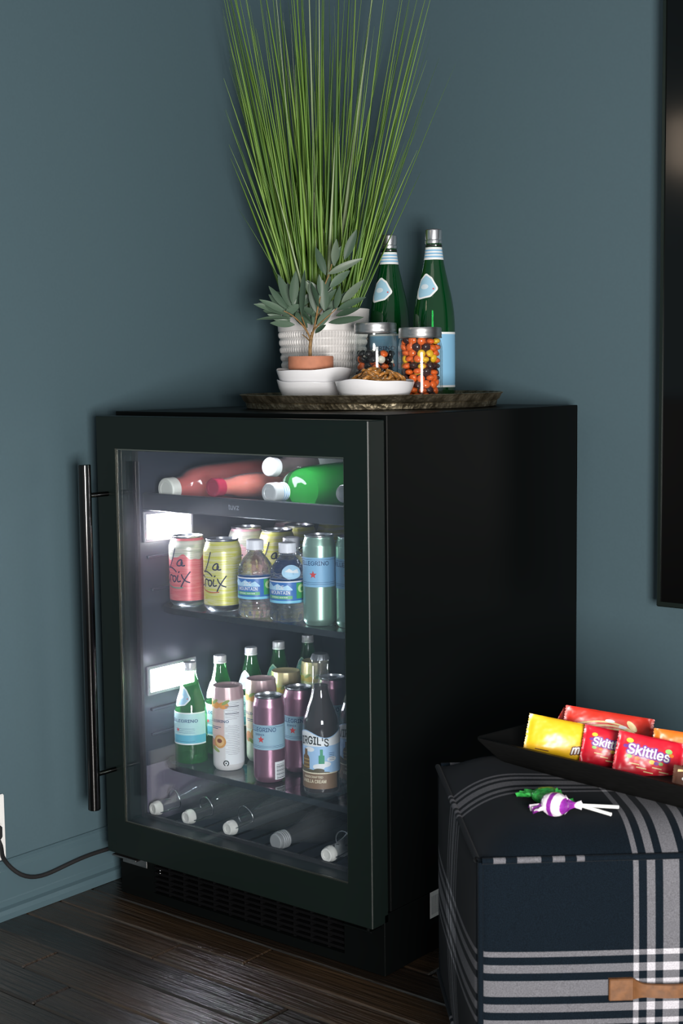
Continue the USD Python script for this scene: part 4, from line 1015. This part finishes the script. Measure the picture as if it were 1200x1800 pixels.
for _ in range(26):
    cx, cy = [(512, 562), (548, 572), (575, 556), (520, 548), (566, 535), (500, 556)][RNG.integers(6)]
    an = RNG.uniform(20, 165); ln = RNG.uniform(34, 58)
    LF.append(((cx + RNG.normal(0, 6), cy + RNG.normal(0, 6)), (cx + ln * math.cos(math.radians(an)), cy - ln * math.sin(math.radians(an)) * 0.85), RNG.uniform(10, 14)))
for i, ((x0, y0), (x1, y1), w) in enumerate(LF):
    d0 = RNG.uniform(-0.022, 0.006) if i < 26 else RNG.uniform(0.0, 0.032)
    d1 = d0 + RNG.uniform(-0.022, 0.016)
    fac = np.r_[-DEP, 0.35] + RNG.normal(0, 0.35, 3)
    obj('leaf', leaf(ol3(x0, y0, d0), ol3(x1, y1, d1), w * 1.0e-3 * 1.12, fac, RNG.uniform(-0.1, 0.3)), LEAVES[3 if i in (8, 9, 12, 25) else RNG.integers(3)], op, 50)

# ------------------------------------------------------------------ the two tall green bottles on the tray
gl = mineral_bottle('sparkling_water_bottle', 'tall dark green water bottle on the round tray, left of the pair', None, GREEN_DARK, None, 0.0385, 0.311, ALU, (0.085, 0.405, mat('label_tray_blue', (0.22, 0.47, 0.68), 0.5), -160, 21), sh_th=-82, red=True, lab_th=-104)
set_m_(gl, (0.2291, 0.5364, ZT))
dup(gl, (0.3530, 0.5077, ZT), 0.03, 'tall dark green water bottle on the round tray, right of the pair')

# ------------------------------------------------------------------ candy jars
JG = thin_glass('jar_glass', (0.97, 0.98, 0.975), 1.38, 0.08)


def jar(name, label, loc, h, r, rl):
    t = thing(name, label, 'jar', loc)
    zl = h - 0.019
    o = [(0, 0.003), (r * 0.7, 0.0015), (r * 0.86, 0.0), (r * 0.97, 0.004), (r, 0.012), (r, zl - 0.024), (r * 0.985, zl - 0.014), (rl * 0.96, zl - 0.0035), (rl * 0.93, zl), (rl * 0.93, h - 0.002)]
    i = [(a - 0.0026 if a > 0.01 else a, max(b, 0.006)) for a, b in o[5:][::-1]] + [(r - 0.0026, 0.014), (r * 0.88, 0.0062), (0, 0.0062)]
    obj('glass', lathe(o + i, 64), JG, t, 40)
    c = lathe([(rl * 0.955, zl + 0.001), (rl * 1.01, zl + 0.0005), (rl * 1.02, zl + 0.0018), (rl, zl + 0.003), (rl, zl + 0.006), (rl * 1.012, zl + 0.0075), (rl, zl + 0.009), (rl, h - 0.005), (rl * 1.008, h - 0.0035), (rl * 0.985, h - 0.0005), (rl * 0.93, h), (rl * 0.87, h - 0.0008), (0, h - 0.0008)], 72)
    obj('lid', c, mat('jar_lid', (0.55, 0.55, 0.55), 0.33, 1.0), t, 35)
    return t


JR, JL = np.array([0.4190, 0.3730]), np.array([0.3251, 0.3684])
jar('candy_jar', 'glass jar with silver lid packed full of orange and yellow candies', (*JR, ZT + 0.0002), 0.131, 0.0388, 0.0372)
jar('candy_jar', 'taller glass jar with silver lid half full of dark candies behind the pretzels', (*JL, ZT + 0.0002), 0.1415, 0.0388, 0.0374)
CANDY = {'orange': mat('candy_orange', (0.72, 0.12, 0.018), 0.22, coat_weight=0.4), 'yellow': mat('candy_yellow', (0.78, 0.46, 0.02), 0.22, coat_weight=0.4), 'brown': mat('candy_brown', (0.035, 0.012, 0.012), 0.2, coat_weight=0.4), 'black': mat('candy_black', (0.008, 0.007, 0.008), 0.18, coat_weight=0.5), 'white': mat('candy_white', (0.66, 0.64, 0.55), 0.4)}
CS = trimesh.creation.icosphere(2, 1.0)
csv = CS.vertices.copy(); csv[:, 2] *= 0.66; CS.vertices = csv


def fill(centre, jarname, z0, z1, rin, probs, dark):
    col = list(probs); pr = np.array([probs[c] for c in col], float); pr /= pr.sum()
    zc = z0; k = 0; pts = []
    while zc < z1:
        for rad, n in ((rin - 0.0078, 11), (rin - 0.0225, 5)):
            for q in range(n):
                a = 2 * PI * (q + 0.5 * (k % 2)) / n + RNG.normal(0, 0.05)
                pts.append((rad + RNG.uniform(-0.0016, 0.0004), a, zc + RNG.uniform(-0.0016, 0.0016)))
        zc += 0.0105; k += 1
    for rad, a, z in pts:
        c = col[RNG.choice(len(col), p=pr)]
        s = 0.0074 * RNG.uniform(0.92, 1.06)
        Rm = rot((0, 0, 1), math.degrees(a)) @ rot((0, 1, 0), RNG.choice([90, 65, 115, 25, 0]) + RNG.normal(0, 12)) @ rot((0, 0, 1), RNG.uniform(0, 360))
        m = CS.copy(); m.apply_scale(s); m = place(m, Rm, (centre[0] + rad * math.cos(a), centre[1] + rad * math.sin(a), z))
        p = obj('candy', m, CANDY[c], None, True)
        word = {'orange': 'orange', 'yellow': 'yellow', 'brown': 'dark brown', 'black': 'black', 'white': 'off-white'}[c]
        tag(p, f'{word} button candy among the sweets in the {jarname}', 'candy', f'{word} candies in the {jarname}')


fill(JR, 'full jar on the right', ZT + 0.0135, ZT + 0.115, 0.0360, {'orange': 0.60, 'yellow': 0.20, 'brown': 0.20}, False)
fill(JL, 'half full jar behind the pretzels', ZT + 0.0135, ZT + 0.097, 0.0360, {'orange': 0.22, 'yellow': 0.03, 'black': 0.60, 'white': 0.15}, True)
# ------------------------------------------------------------------ plaid ottoman
def plaid(name, scale=1.0):
    a, b = (0.0030, 0.0062, 0.0102), (0.108, 0.108, 0.120)
    c = (0.40, 0.39, 0.42)
    st = [(0.0, (1, 1, 1)), (0.0090, (0, 0, 0)), (0.0180, (1, 1, 1)), (0.0275, (0, 0, 0)), (0.0365, (1, 1, 1)), (0.0428, (0, 0, 0))]
    ramp = [(s / 0.06, q) for s, q in st]
    nodes = {'uv': ('uvmap', {'attribute': 'st'}), 'sx': ('separate_xyz', {}), 'tw': ('noise_texture', {'scale': 900, 'detail': 2}), 'tc': ('texture_coordinate', {}),
             'sum': ('math', {'math_type': 'add'}), 'half': ('math', {'math_type': 'multiply', 'value2': 0.5}),
             'cr': ('rgb_ramp', {'ramp': [(0.0, a), (0.3, b), (0.8, c)], 'interpolate': False}),
             'tr': ('rgb_ramp', {'ramp': [(0.3, (0.62, 0.62, 0.62)), (0.7, (1.2, 1.2, 1.2))]}), 'mul': ('mix', {'mix_type': 'multiply', 'fac': 1.0}),
             'b': ('bump', {'strength': 0.25, 'distance': 0.0006}), 'p': ('principled_bsdf', {'roughness': 0.9, 'sheen_weight': 0.02, 'specular_ior_level': 0.06})}
    links = [('uv.UV', 'sx.vector'), ('tc.object', 'tw.vector'), ('tw.fac', 'tr.fac'), ('tw.fac', 'b.height'), ('b.normal', 'p.normal')]
    for ax in 'xy':
        nodes['ab' + ax] = ('math', {'math_type': 'absolute'}); nodes['m' + ax] = ('math', {'math_type': 'multiply', 'value2': 1 / 0.06, 'use_clamp': True})
        nodes['r' + ax] = ('rgb_ramp', {'ramp': ramp, 'interpolate': False})
        links += [(f'sx.{ax}', f'ab{ax}.value1'), (f'ab{ax}.value', f'm{ax}.value1'), (f'm{ax}.value', f'r{ax}.fac')]
    nodes['bx'] = ('rgb_to_bw', {}); nodes['by'] = ('rgb_to_bw', {})
    links += [('rx.color', 'bx.color'), ('ry.color', 'by.color'), ('bx.val', 'sum.value1'), ('by.val', 'sum.value2'), ('sum.value', 'half.value1'), ('half.value', 'cr.fac'),
              ('cr.color', 'mul.color1'), ('tr.color', 'mul.color2'), ('mul.color', 'p.base_color')]
    return mat_graph(name, nodes, links, 'p.BSDF')


PL = plaid('plaid_fabric')
OA = np.array([1.0243, -0.3568]); ER, ED = np.array([0.744, 0.668]), np.array([-0.668, 0.744])
OW, OD, OZ0, OZ1 = 0.433, 0.384, 0.092, 0.384
OC = OA + ER * OW / 2 + ED * OD / 2
om = np.eye(4); om[:2, 0] = ER; om[:2, 1] = ED; om[:2, 3] = OC
ot = thing('ottoman', 'navy and grey plaid square ottoman with piped edges in the lower right corner', 'ottoman', m=om)
CROWN = 0.031


def rise(e): return 1 - (1 - np.clip(e / 0.085, 0, 1)) ** 2.4
def top_z(x, y): return OZ1 + CROWN * rise(OW / 2 - abs(x)) * rise(OD / 2 - abs(y)) - 0.009 * np.exp(-(((x - 0.03) / 0.12) ** 2 + ((y - 0.08) / 0.1) ** 2))
def round_xy(x, y, R=0.012):
    hx, hy = OW / 2 - R, OD / 2 - R
    dx, dy = np.maximum(abs(x) - hx, 0), np.maximum(abs(y) - hy, 0)
    m = np.maximum(dx, dy); l = np.hypot(dx, dy); s = np.where(l > 1e-9, m / np.maximum(l, 1e-9), 1)
    return np.sign(x) * (np.minimum(abs(x), hx) + dx * s), np.sign(y) * (np.minimum(abs(y), hy) + dy * s)


n = 61
X, Y = np.meshgrid(np.linspace(-OW / 2, OW / 2, n), np.linspace(-OD / 2, OD / 2, n), indexing='ij')
X, Y = X.ravel(), Y.ravel(); xr, yr = round_xy(X, Y)
obj('top_panel', trimesh.Trimesh(np.c_[xr, yr, top_z(X, Y)], grid(n, n), process=False), PL, ot, True, uv=np.c_[X, Y])
obj('bottom_panel', bx(-OW / 2 + 0.01, OW / 2 - 0.01, -OD / 2 + 0.01, OD / 2 - 0.01, OZ0 - 0.002, OZ0 + 0.004), BLKP, ot, None)
nz = 24
for ax, half, other in ((0, OD / 2, OW), (1, OW / 2, OD)):
    for sgn in (-1, 1):
        U, Z = np.meshgrid(np.linspace(-other / 2, other / 2, n), np.linspace(OZ0, OZ1, nz), indexing='ij'); U, Z = U.ravel(), Z.ravel()
        if ax == 0: x, y = U, np.full(len(U), sgn * half)
        else: x, y = np.full(len(U), sgn * half), U
        bul = 0.007 * np.sin(PI * (Z - OZ0) / (OZ1 - OZ0)) ** 0.7 * np.clip(1 - (abs(U) / (other / 2)) ** 4, 0, 1)
        xr, yr = round_xy(x, y)
        if ax == 0: yr = yr + sgn * bul
        else: xr = xr + sgn * bul
        obj('side_panel', trimesh.Trimesh(np.c_[xr, yr, Z], grid(n, nz), process=False), PL, ot, True, uv=np.c_[U, Z - 0.2365])


def piping(points, coord):
    n = 10; t = tube(points, 0.0036, n, caps=False); c = np.repeat(coord, n)
    return t, np.c_[c, np.full(len(c), 1.0)]


for sgn in (-1, 1):
    xs_ = np.linspace(-OW / 2 + 0.004, OW / 2 - 0.004, 120)
    for z in (OZ1, OZ0):
        t, uv = piping(np.c_[xs_, np.full(120, sgn * (OD / 2 + 0.001)), np.full(120, z)], (xs_ + 0.160) / 1.45)
        obj('piping', t, PL, ot, True, uv=uv)
        ys_ = np.linspace(-OD / 2 + 0.004, OD / 2 - 0.004, 120)
        t, uv = piping(np.c_[np.full(120, sgn * (OW / 2 + 0.001)), ys_, np.full(120, z)], ys_)
        obj('piping', t, PL, ot, True, uv=uv)
for sx in (-1, 1):
    for sy in (-1, 1):
        t, uv = piping(np.c_[np.full(30, sx * (OW / 2 - 0.003)), np.full(30, sy * (OD / 2 - 0.003)), np.linspace(OZ0, OZ1 - 0.002, 30)], np.full(30, 1.0))
        obj('piping', t, PL, ot, True, uv=uv)
        leg = lathe([(0, 0), (0.011, 0), (0.0125, 0.001), (0.017, 0.090), (0, 0.090)], 24); leg.apply_translation((sx * (OW / 2 - 0.04), sy * (OD / 2 - 0.04), 0))
        obj('leg', leg, mat('dark_wood_leg', (0.02, 0.012, 0.008), 0.4), ot, 30)
# leather pull strap on the front panel
LEA = bumped('tan_leather', (0.115, 0.046, 0.014), 0.5, 120, 0.25, 0.001, 0.25)
yf = -OD / 2 - 0.0068
tz = 0.2350
sx_ = np.linspace(-0.0715, 0.0715, 60)
hw = np.where(abs(sx_) > 0.0435, 0.0125, 0.0080 + 0.0045 * np.clip((abs(sx_) - 0.030) / 0.0135, 0, 1) ** 2)
off = np.where(abs(sx_) > 0.0435, 0.0012, 0.0012 + 0.011 * np.sin(PI * np.clip((0.0435 - abs(sx_)) / 0.087, 0, 0.5)) ** 0.6)
ring = []
for x, h, o in zip(sx_, hw, off):
    for dy, dz in ((0, -h), (0, h), (-0.0028, h - 0.0006), (-0.0028, -h + 0.0006)): ring.append((x, yf - o + dy + 0.001, tz + dz))
F = []
for i in range(59):
    for q in range(4):
        a, b = i * 4 + q, i * 4 + (q + 1) % 4; F += [(a, b, b + 4), (a, b + 4, a + 4)]
F += [(0, 2, 1), (0, 3, 2), (236, 237, 238), (236, 238, 239)]
strap = trimesh.Trimesh(np.array(ring), F, process=False); strap.fix_normals()
sp_ = obj('strap_handle', strap, LEA, ot, 40, label='tan leather pull strap')
for s in (-1, 1):
    obj('strap_end', bx(s * 0.0575 - 0.0140, s * 0.0575 + 0.0140, yf - 0.0056, yf - 0.0010, tz - 0.0126, tz + 0.0126, 0.0012), LEA, sp_, None)

# ------------------------------------------------------------------ black serving tray on the ottoman
E1 = np.array([0.985, -0.172]); E1 /= np.linalg.norm(E1); E2 = np.array([-E1[1], E1[0]])
TO = np.array([0.8395, -0.0890]); TZ0 = 0.4050
SL = 0.014
tm = np.eye(4); tm[:3, 0] = np.r_[E1, SL] / math.hypot(1, SL); tm[:2, 1] = E2; tm[:3, 2] = np.cross(tm[:3, 0], tm[:3, 1]); tm[:3, 3] = [*TO, TZ0]
TL, TW, TH = 0.42, 0.150, 0.0340


def hull_loop(z, x0, x1, y0, y1, R=0.012, k=8):
    out = []
    for cx, cy, a0 in ((x1 - R, y0 + R, -90), (x1 - R, y1 - R, 0), (x0 + R, y1 - R, 90), (x0 + R, y0 + R, 180)):
        for i in range(k + 1):
            a = math.radians(a0 + 90 * i / k); out.append((cx + R * math.cos(a), cy + R * math.sin(a), z))
    return out


loops = [hull_loop(0.0, 0.055, TL - 0.055, 0.012, TW - 0.012), hull_loop(0.012, 0.030, TL - 0.03, 0.004, TW - 0.004), hull_loop(TH - 0.004, 0.001, TL, 0.0, TW), hull_loop(TH, 0.0, TL, 0.0, TW), hull_loop(TH, 0.006, TL - 0.006, 0.006, TW - 0.006),
         hull_loop(0.014, 0.036, TL - 0.036, 0.010, TW - 0.010), hull_loop(0.006, 0.060, TL - 0.06, 0.018, TW - 0.018)]
K = len(loops[0]); V = np.array(sum(loops, []) + [(TL / 2, TW / 2, 0.0), (TL / 2, TW / 2, 0.006)]); F = []
for i in range(len(loops) - 1):
    for j in range(K):
        a, b = i * K + j, i * K + (j + 1) % K; F += [(a, b, b + K), (a, b + K, a + K)]
for j in range(K): F += [(len(V) - 2, (j + 1) % K, j), (len(V) - 1, (len(loops) - 1) * K + j, (len(loops) - 1) * K + (j + 1) % K)]
tt = thing('serving_tray', 'long black boat-shaped tray of candy packets lying across the plaid ottoman', 'tray', m=tm)
obj('tray_body', trimesh.Trimesh(V, F, process=False), bumped('black_wood', (0.0035, 0.0035, 0.0034), 0.6, 40, 0.2, 0.001, 0.3, (2, 30, 30), specular_ior_level=0.15), tt, 35)

# ------------------------------------------------------------------ candy packets
def packet(name, label, w, h, thick, m, prints, c, tilt=-13.0, lean=16.0, yaw=None, seed=0, crimp='x'):
    """pillow bag facing the viewer's side; prints: (flat mesh, material, layer)"""
    yaw = math.degrees(CAM_YAW * -1) if yaw is None else yaw
    R = rot((0, 0, 1), yaw) @ rot((1, 0, 0), -lean) @ rot((0, 1, 0), tilt)
    t = thing(name, label, 'candy packet', m=mat4(c, R=R))
    def surf(x, z):
        a = np.clip(1 - np.abs(2 * x / w / 0.90) ** 2.2, 0, 1) ** 0.6 * np.clip(1 - np.abs(2 * z / h / 0.98) ** 2.4, 0, 1) ** 0.5
        nz_ = meshkit.fbm(np.stack([x * 70 + seed * 9.1, z * 70, 0 * x + seed], -1), 3, seed) - 0.5
        ed = np.clip(1 - a, 0, 1)
        return -(thick / 2 * a + 0.0050 * nz_ * (0.35 + 0.65 * ed))
    n1, n2 = 50, 36
    Xg, Zg = np.meshgrid(np.linspace(-w / 2, w / 2, n1), np.linspace(-h / 2, h / 2, n2), indexing='ij'); Xg, Zg = Xg.ravel(), Zg.ravel()
    zig = np.where(np.abs(Xg) > w / 2 - 1e-6, 1 + 0.010 * np.sign(np.sin(Zg * 1800)), 1.0)
    front = np.c_[Xg * zig, surf(Xg, Zg), Zg]
    back = np.c_[Xg * zig, -surf(Xg, Zg) * 0.8 + 0.0006, Zg]
    f = grid(n1, n2); nn = len(front)
    obj('wrapper', trimesh.Trimesh(np.vstack([front, back]), np.vstack([f, f[:, ::-1] + nn]), process=False), m, t, True)
    for nm, (vv, ff), pm, layer in prints:
        obj(nm, trimesh.Trimesh(np.c_[vv[:, 0], surf(vv[:, 0], vv[:, 1]) - 0.0005 * layer, vv[:, 1]], ff, process=False), pm, t, None)
    return t


def foil(name, col): return mat(name, col, 0.36, 0.0, coat_weight=0.12, coat_roughness=0.2)
P_YEL, P_RED, P_ORG, P_DRED = foil('packet_yellow', (0.82, 0.48, 0.012)), foil('packet_red', (0.60, 0.008, 0.025)), foil('packet_orange', (0.80, 0.17, 0.015)), foil('packet_scarlet', (0.62, 0.03, 0.015))
P_BRN = foil('packet_brown', (0.12, 0.05, 0.03))
PW_, PY_, PG_, PP_, PCR = LBL_WHITE, mat('print_yellow', (0.80, 0.50, 0.04), 0.4), mat('print_leaf', (0.25, 0.50, 0.12), 0.4), mat('print_purple', (0.16, 0.03, 0.25), 0.4), mat('print_cream', (0.80, 0.62, 0.30), 0.4)
PBROWN = mat('print_brown', (0.14, 0.05, 0.02), 0.4)


def tx(s, h, cx, cy, width, shear=0.0, slope=0.0):
    v, f = text2d(s, h, True, 0.0025, width=width); v = v.copy()
    v[:, 0] += v[:, 1] * shear; v[:, 1] += v[:, 0] * slope - h / 2
    return v + [cx, cy], f


def grow(vf, d):  # dark outline behind lettering
    v, f = vf; polys = unary_union([Polygon(v[t]).buffer(d) for t in f if Polygon(v[t]).area > 1e-10]); return tri2d(polys.simplify(0.0002), 0.003)


def dots(lst): return tri2d(unary_union([affinity.scale(Point(x, y).buffer(r), 1.3, 0.9) for x, y, r in lst]), 0.003)


def skit(k, cx=0.0, cy=0.006):
    word = tx('Skittles', 0.0125 * k, cx, cy, 0.056 * k, 0.10, -0.03)
    return [('halo_print', grow(word, 0.0016), PP_, 1), ('lettering', word, PW_, 2),
            *[('fruit_print', dots([(cx + x * k, cy + y * k, r * k)]), m, 1.6 + 0.1 * i) for i, (x, y, r, m) in enumerate(((-0.026, 0.011, 0.0035, PY_), (0.006, -0.0115, 0.003, PY_), (0.026, 0.0065, 0.0036, PG_), (-0.024, -0.0095, 0.0028, PG_), (0.018, -0.0115, 0.0024, PG_), (0.012, -0.012, 0.0026, PP_), (-0.030, 0.003, 0.0026, PP_), (-0.014, -0.0105, 0.0026, P_ORG), (0.030, 0.002, 0.0026, P_ORG)))],
            ('small_print', tri2d(unary_union([rectp(0.013 * k, 0.0013, cx - 0.016 * k + 0.010 * i * k, cy - 0.018 * k - 0.0036 * (i % 3)) for i in range(5)]), 0.003), PCR, 1)]


mm = tx('m&m', 0.011, 0.0310, -0.007, 0.030, 0.12, 0.25)
packet('candy_packet', 'bright yellow candy packet at the left end of the black tray', 0.0900, 0.051, 0.017, P_YEL, [('halo_print', grow(mm, 0.0014), PBROWN, 1), ('lettering', mm, PW_, 2), ('small_print', tri2d(unary_union([rectp(0.018, 0.0012, -0.022, -0.018), rectp(0.012, 0.0012, -0.025, -0.0215)]), 0.003), PBROWN, 1)], (0.9430, -0.0420, 0.4425), 12, 14, seed=1)
packet('candy_packet', 'small red fruit candy packet between the yellow packet and the large red one', 0.0730, 0.049, 0.016, P_RED, skit(0.80, -0.002, 0.005), (1.0030, -0.0180, 0.4345), 12, 16, seed=2)
packet('candy_packet', 'red fruit candy packet with big white lettering at the right of the tray', 0.0860, 0.053, 0.017, P_RED, skit(0.96, -0.003, 0.006), (1.0631, -0.0268, 0.4340), 13, 16, seed=3)
sw = unary_union([LineString(smooth_path([(-0.046, 0.004 + o), (-0.02, 0.012 + o), (0.01, 0.013 + o * 0.6), (0.035, 0.004 + o * 0.3)], 30)).buffer(0.0011) for o in (0.0, -0.0055, -0.012)] + [affinity.rotate(affinity.scale(Point(0.030, 0.013).buffer(0.005), 1.8, 0.8), -40)])
packet('candy_packet', 'scarlet candy packet with cream swoosh lines behind the red and yellow ones', 0.120, 0.054, 0.016, P_DRED, [('swoosh_print', tri2d(sw, 0.003), PCR, 1), ('swoosh_print', tri2d(unary_union([affinity.scale(Point(0.0, 0.0155).buffer(0.003), 2.2, 0.7), affinity.scale(Point(0.018, 0.010).buffer(0.003), 2.0, 0.7)]), 0.003), PW_, 1.2)], (0.9720, 0.0320, 0.4410), 10, 10, seed=4)
packet('candy_packet', 'orange candy packet at the right edge of the picture behind the red one', 0.085, 0.054, 0.016, P_ORG, [('swoosh_print', tri2d(affinity.scale(Point(0.0, 0.004).buffer(0.012), 1.6, 0.8), 0.003), PY_, 1)], (1.0900, 0.0180, 0.4340), 9, 8, seed=5)
packet('candy_packet', 'brown and white candy packet low in the tray at the right edge', 0.060, 0.034, 0.012, P_BRN, [('swoosh_print', tri2d(affinity.scale(Point(-0.010, -0.002).buffer(0.006), 1.6, 0.7), 0.003), PW_, 1), ('swoosh_print', tri2d(rectp(0.050, 0.003, 0, 0.009), 0.003), PCR, 1)], (1.1480, -0.0660, 0.4270), 14, 45, seed=6)
packet('candy_packet', 'tip of a small red packet sticking up behind the yellow one', 0.040, 0.045, 0.012, P_DRED, [], (0.9190, 0.0220, 0.4400), 30, 6, seed=7)

# ------------------------------------------------------------------ two lollipops on the ottoman
def wrapped_pop(name, label, ball, stick_end, r, mw, prints, seed, flat_z=1.0, tailw=0.012):
    ball, stick_end = np.array(ball, float), np.array(stick_end, float)
    t = thing(name, label, 'lollipop')
    m = trimesh.creation.icosphere(4, r); v = m.vertices.copy()
    k = 1 + 0.16 * (meshkit.fbm(v * 150 + seed * 7, 3, seed) - 0.5); v = v * k[:, None]; v[:, 2] *= flat_z
    m.vertices = v
    ax = stick_end - ball; ax /= np.linalg.norm(ax)
    # twisted neck of the wrapper and loose tail on the other side
    neck = lathe([(0.0020, r * 0.75), (r * 0.62, r * 0.70), (r * 0.30, r * 1.10), (0.0030, r * 1.45), (0.0048, r * 1.9), (0.0020, r * 1.92)], 40)
    nv = neck.vertices.copy(); a = np.arctan2(nv[:, 1], nv[:, 0]); q = 1 + 0.16 * np.sin(7 * a + nv[:, 2] * 400); nv[:, 0] *= q; nv[:, 1] *= q; neck.vertices = nv
    z = np.array([0, 0, 1.0]); vx = np.cross(z, ax); c = z @ ax; K = np.array([[0, -vx[2], vx[1]], [vx[2], 0, -vx[0]], [-vx[1], vx[0], 0]]); R = np.eye(3) + K + K @ K / (1 + c)
    neck = place(neck, R)
    n1, n2 = 12, 16
    U, W = np.meshgrid(np.linspace(0, 1, n1), np.linspace(-1, 1, n2), indexing='ij'); U, W = U.ravel(), W.ravel()
    side = np.cross(z, ax); side /= np.linalg.norm(side)
    P = np.outer(-(r * 0.8 + U * tailw), ax) + np.outer(W * (0.004 + 0.008 * U), side); P[:, 2] += -r * 0.35 * flat_z + 0.003 * np.sin(W * 7 + U * 3) - 0.003 * U
    P2 = P + [0, 0, 0.0006]
    tail = trimesh.Trimesh(np.vstack([P, P2]), np.vstack([grid(n1, n2), grid(n1, n2)[:, ::-1] + len(P)]), process=False)
    w = cat([m, neck, tail]); w.apply_translation(ball)
    obj('wrapper', w, mw, t, 60)
    obj('stick', tube([ball + ax * r * 0.6, (ball + stick_end) / 2, stick_end], 0.0021, 14), WHITE, t, 50)
    return t


STRW = mat_graph('striped_wrapper', {'tc': ('texture_coordinate', {}), 'w': ('wave_texture', {'bands_direction': 'x', 'scale': 22, 'distortion': 1.4, 'detail': 1.0}), 'n': ('noise_texture', {'scale': 60, 'detail': 1}),
                 'r': ('rgb_ramp', {'ramp': [(0.0, (0.20, 0.02, 0.26)), (0.30, (0.28, 0.03, 0.30)), (0.36, (0.72, 0.64, 0.72)), (1.0, (0.74, 0.68, 0.74))]}), 'p': ('principled_bsdf', {'roughness': 0.3, 'coat_weight': 0.3})},
                 [('tc.object', 'w.vector'), ('w.fac', 'r.fac'), ('r.color', 'p.base_color')], 'p.BSDF')
GRNW = bumped('green_wrapper', (0.035, 0.33, 0.06), 0.25, 220, 0.5, 0.002, 0.5)
lz = OZ1 + CROWN
wrapped_pop('lollipop', 'lollipop in white and purple striped wrapper lying on the plaid ottoman', (1.0560, -0.2455, lz + 0.0120), (1.1080, -0.1900, lz + 0.0045), 0.0165, STRW, None, 3, 0.82, 0.015)
wrapped_pop('lollipop', 'lollipop in crumpled green wrapper lying behind the purple striped one', (1.0270, -0.2150, lz + 0.0095), (1.1130, -0.2170, lz + 0.0035), 0.0180, GRNW, None, 5, 0.52, 0.022)
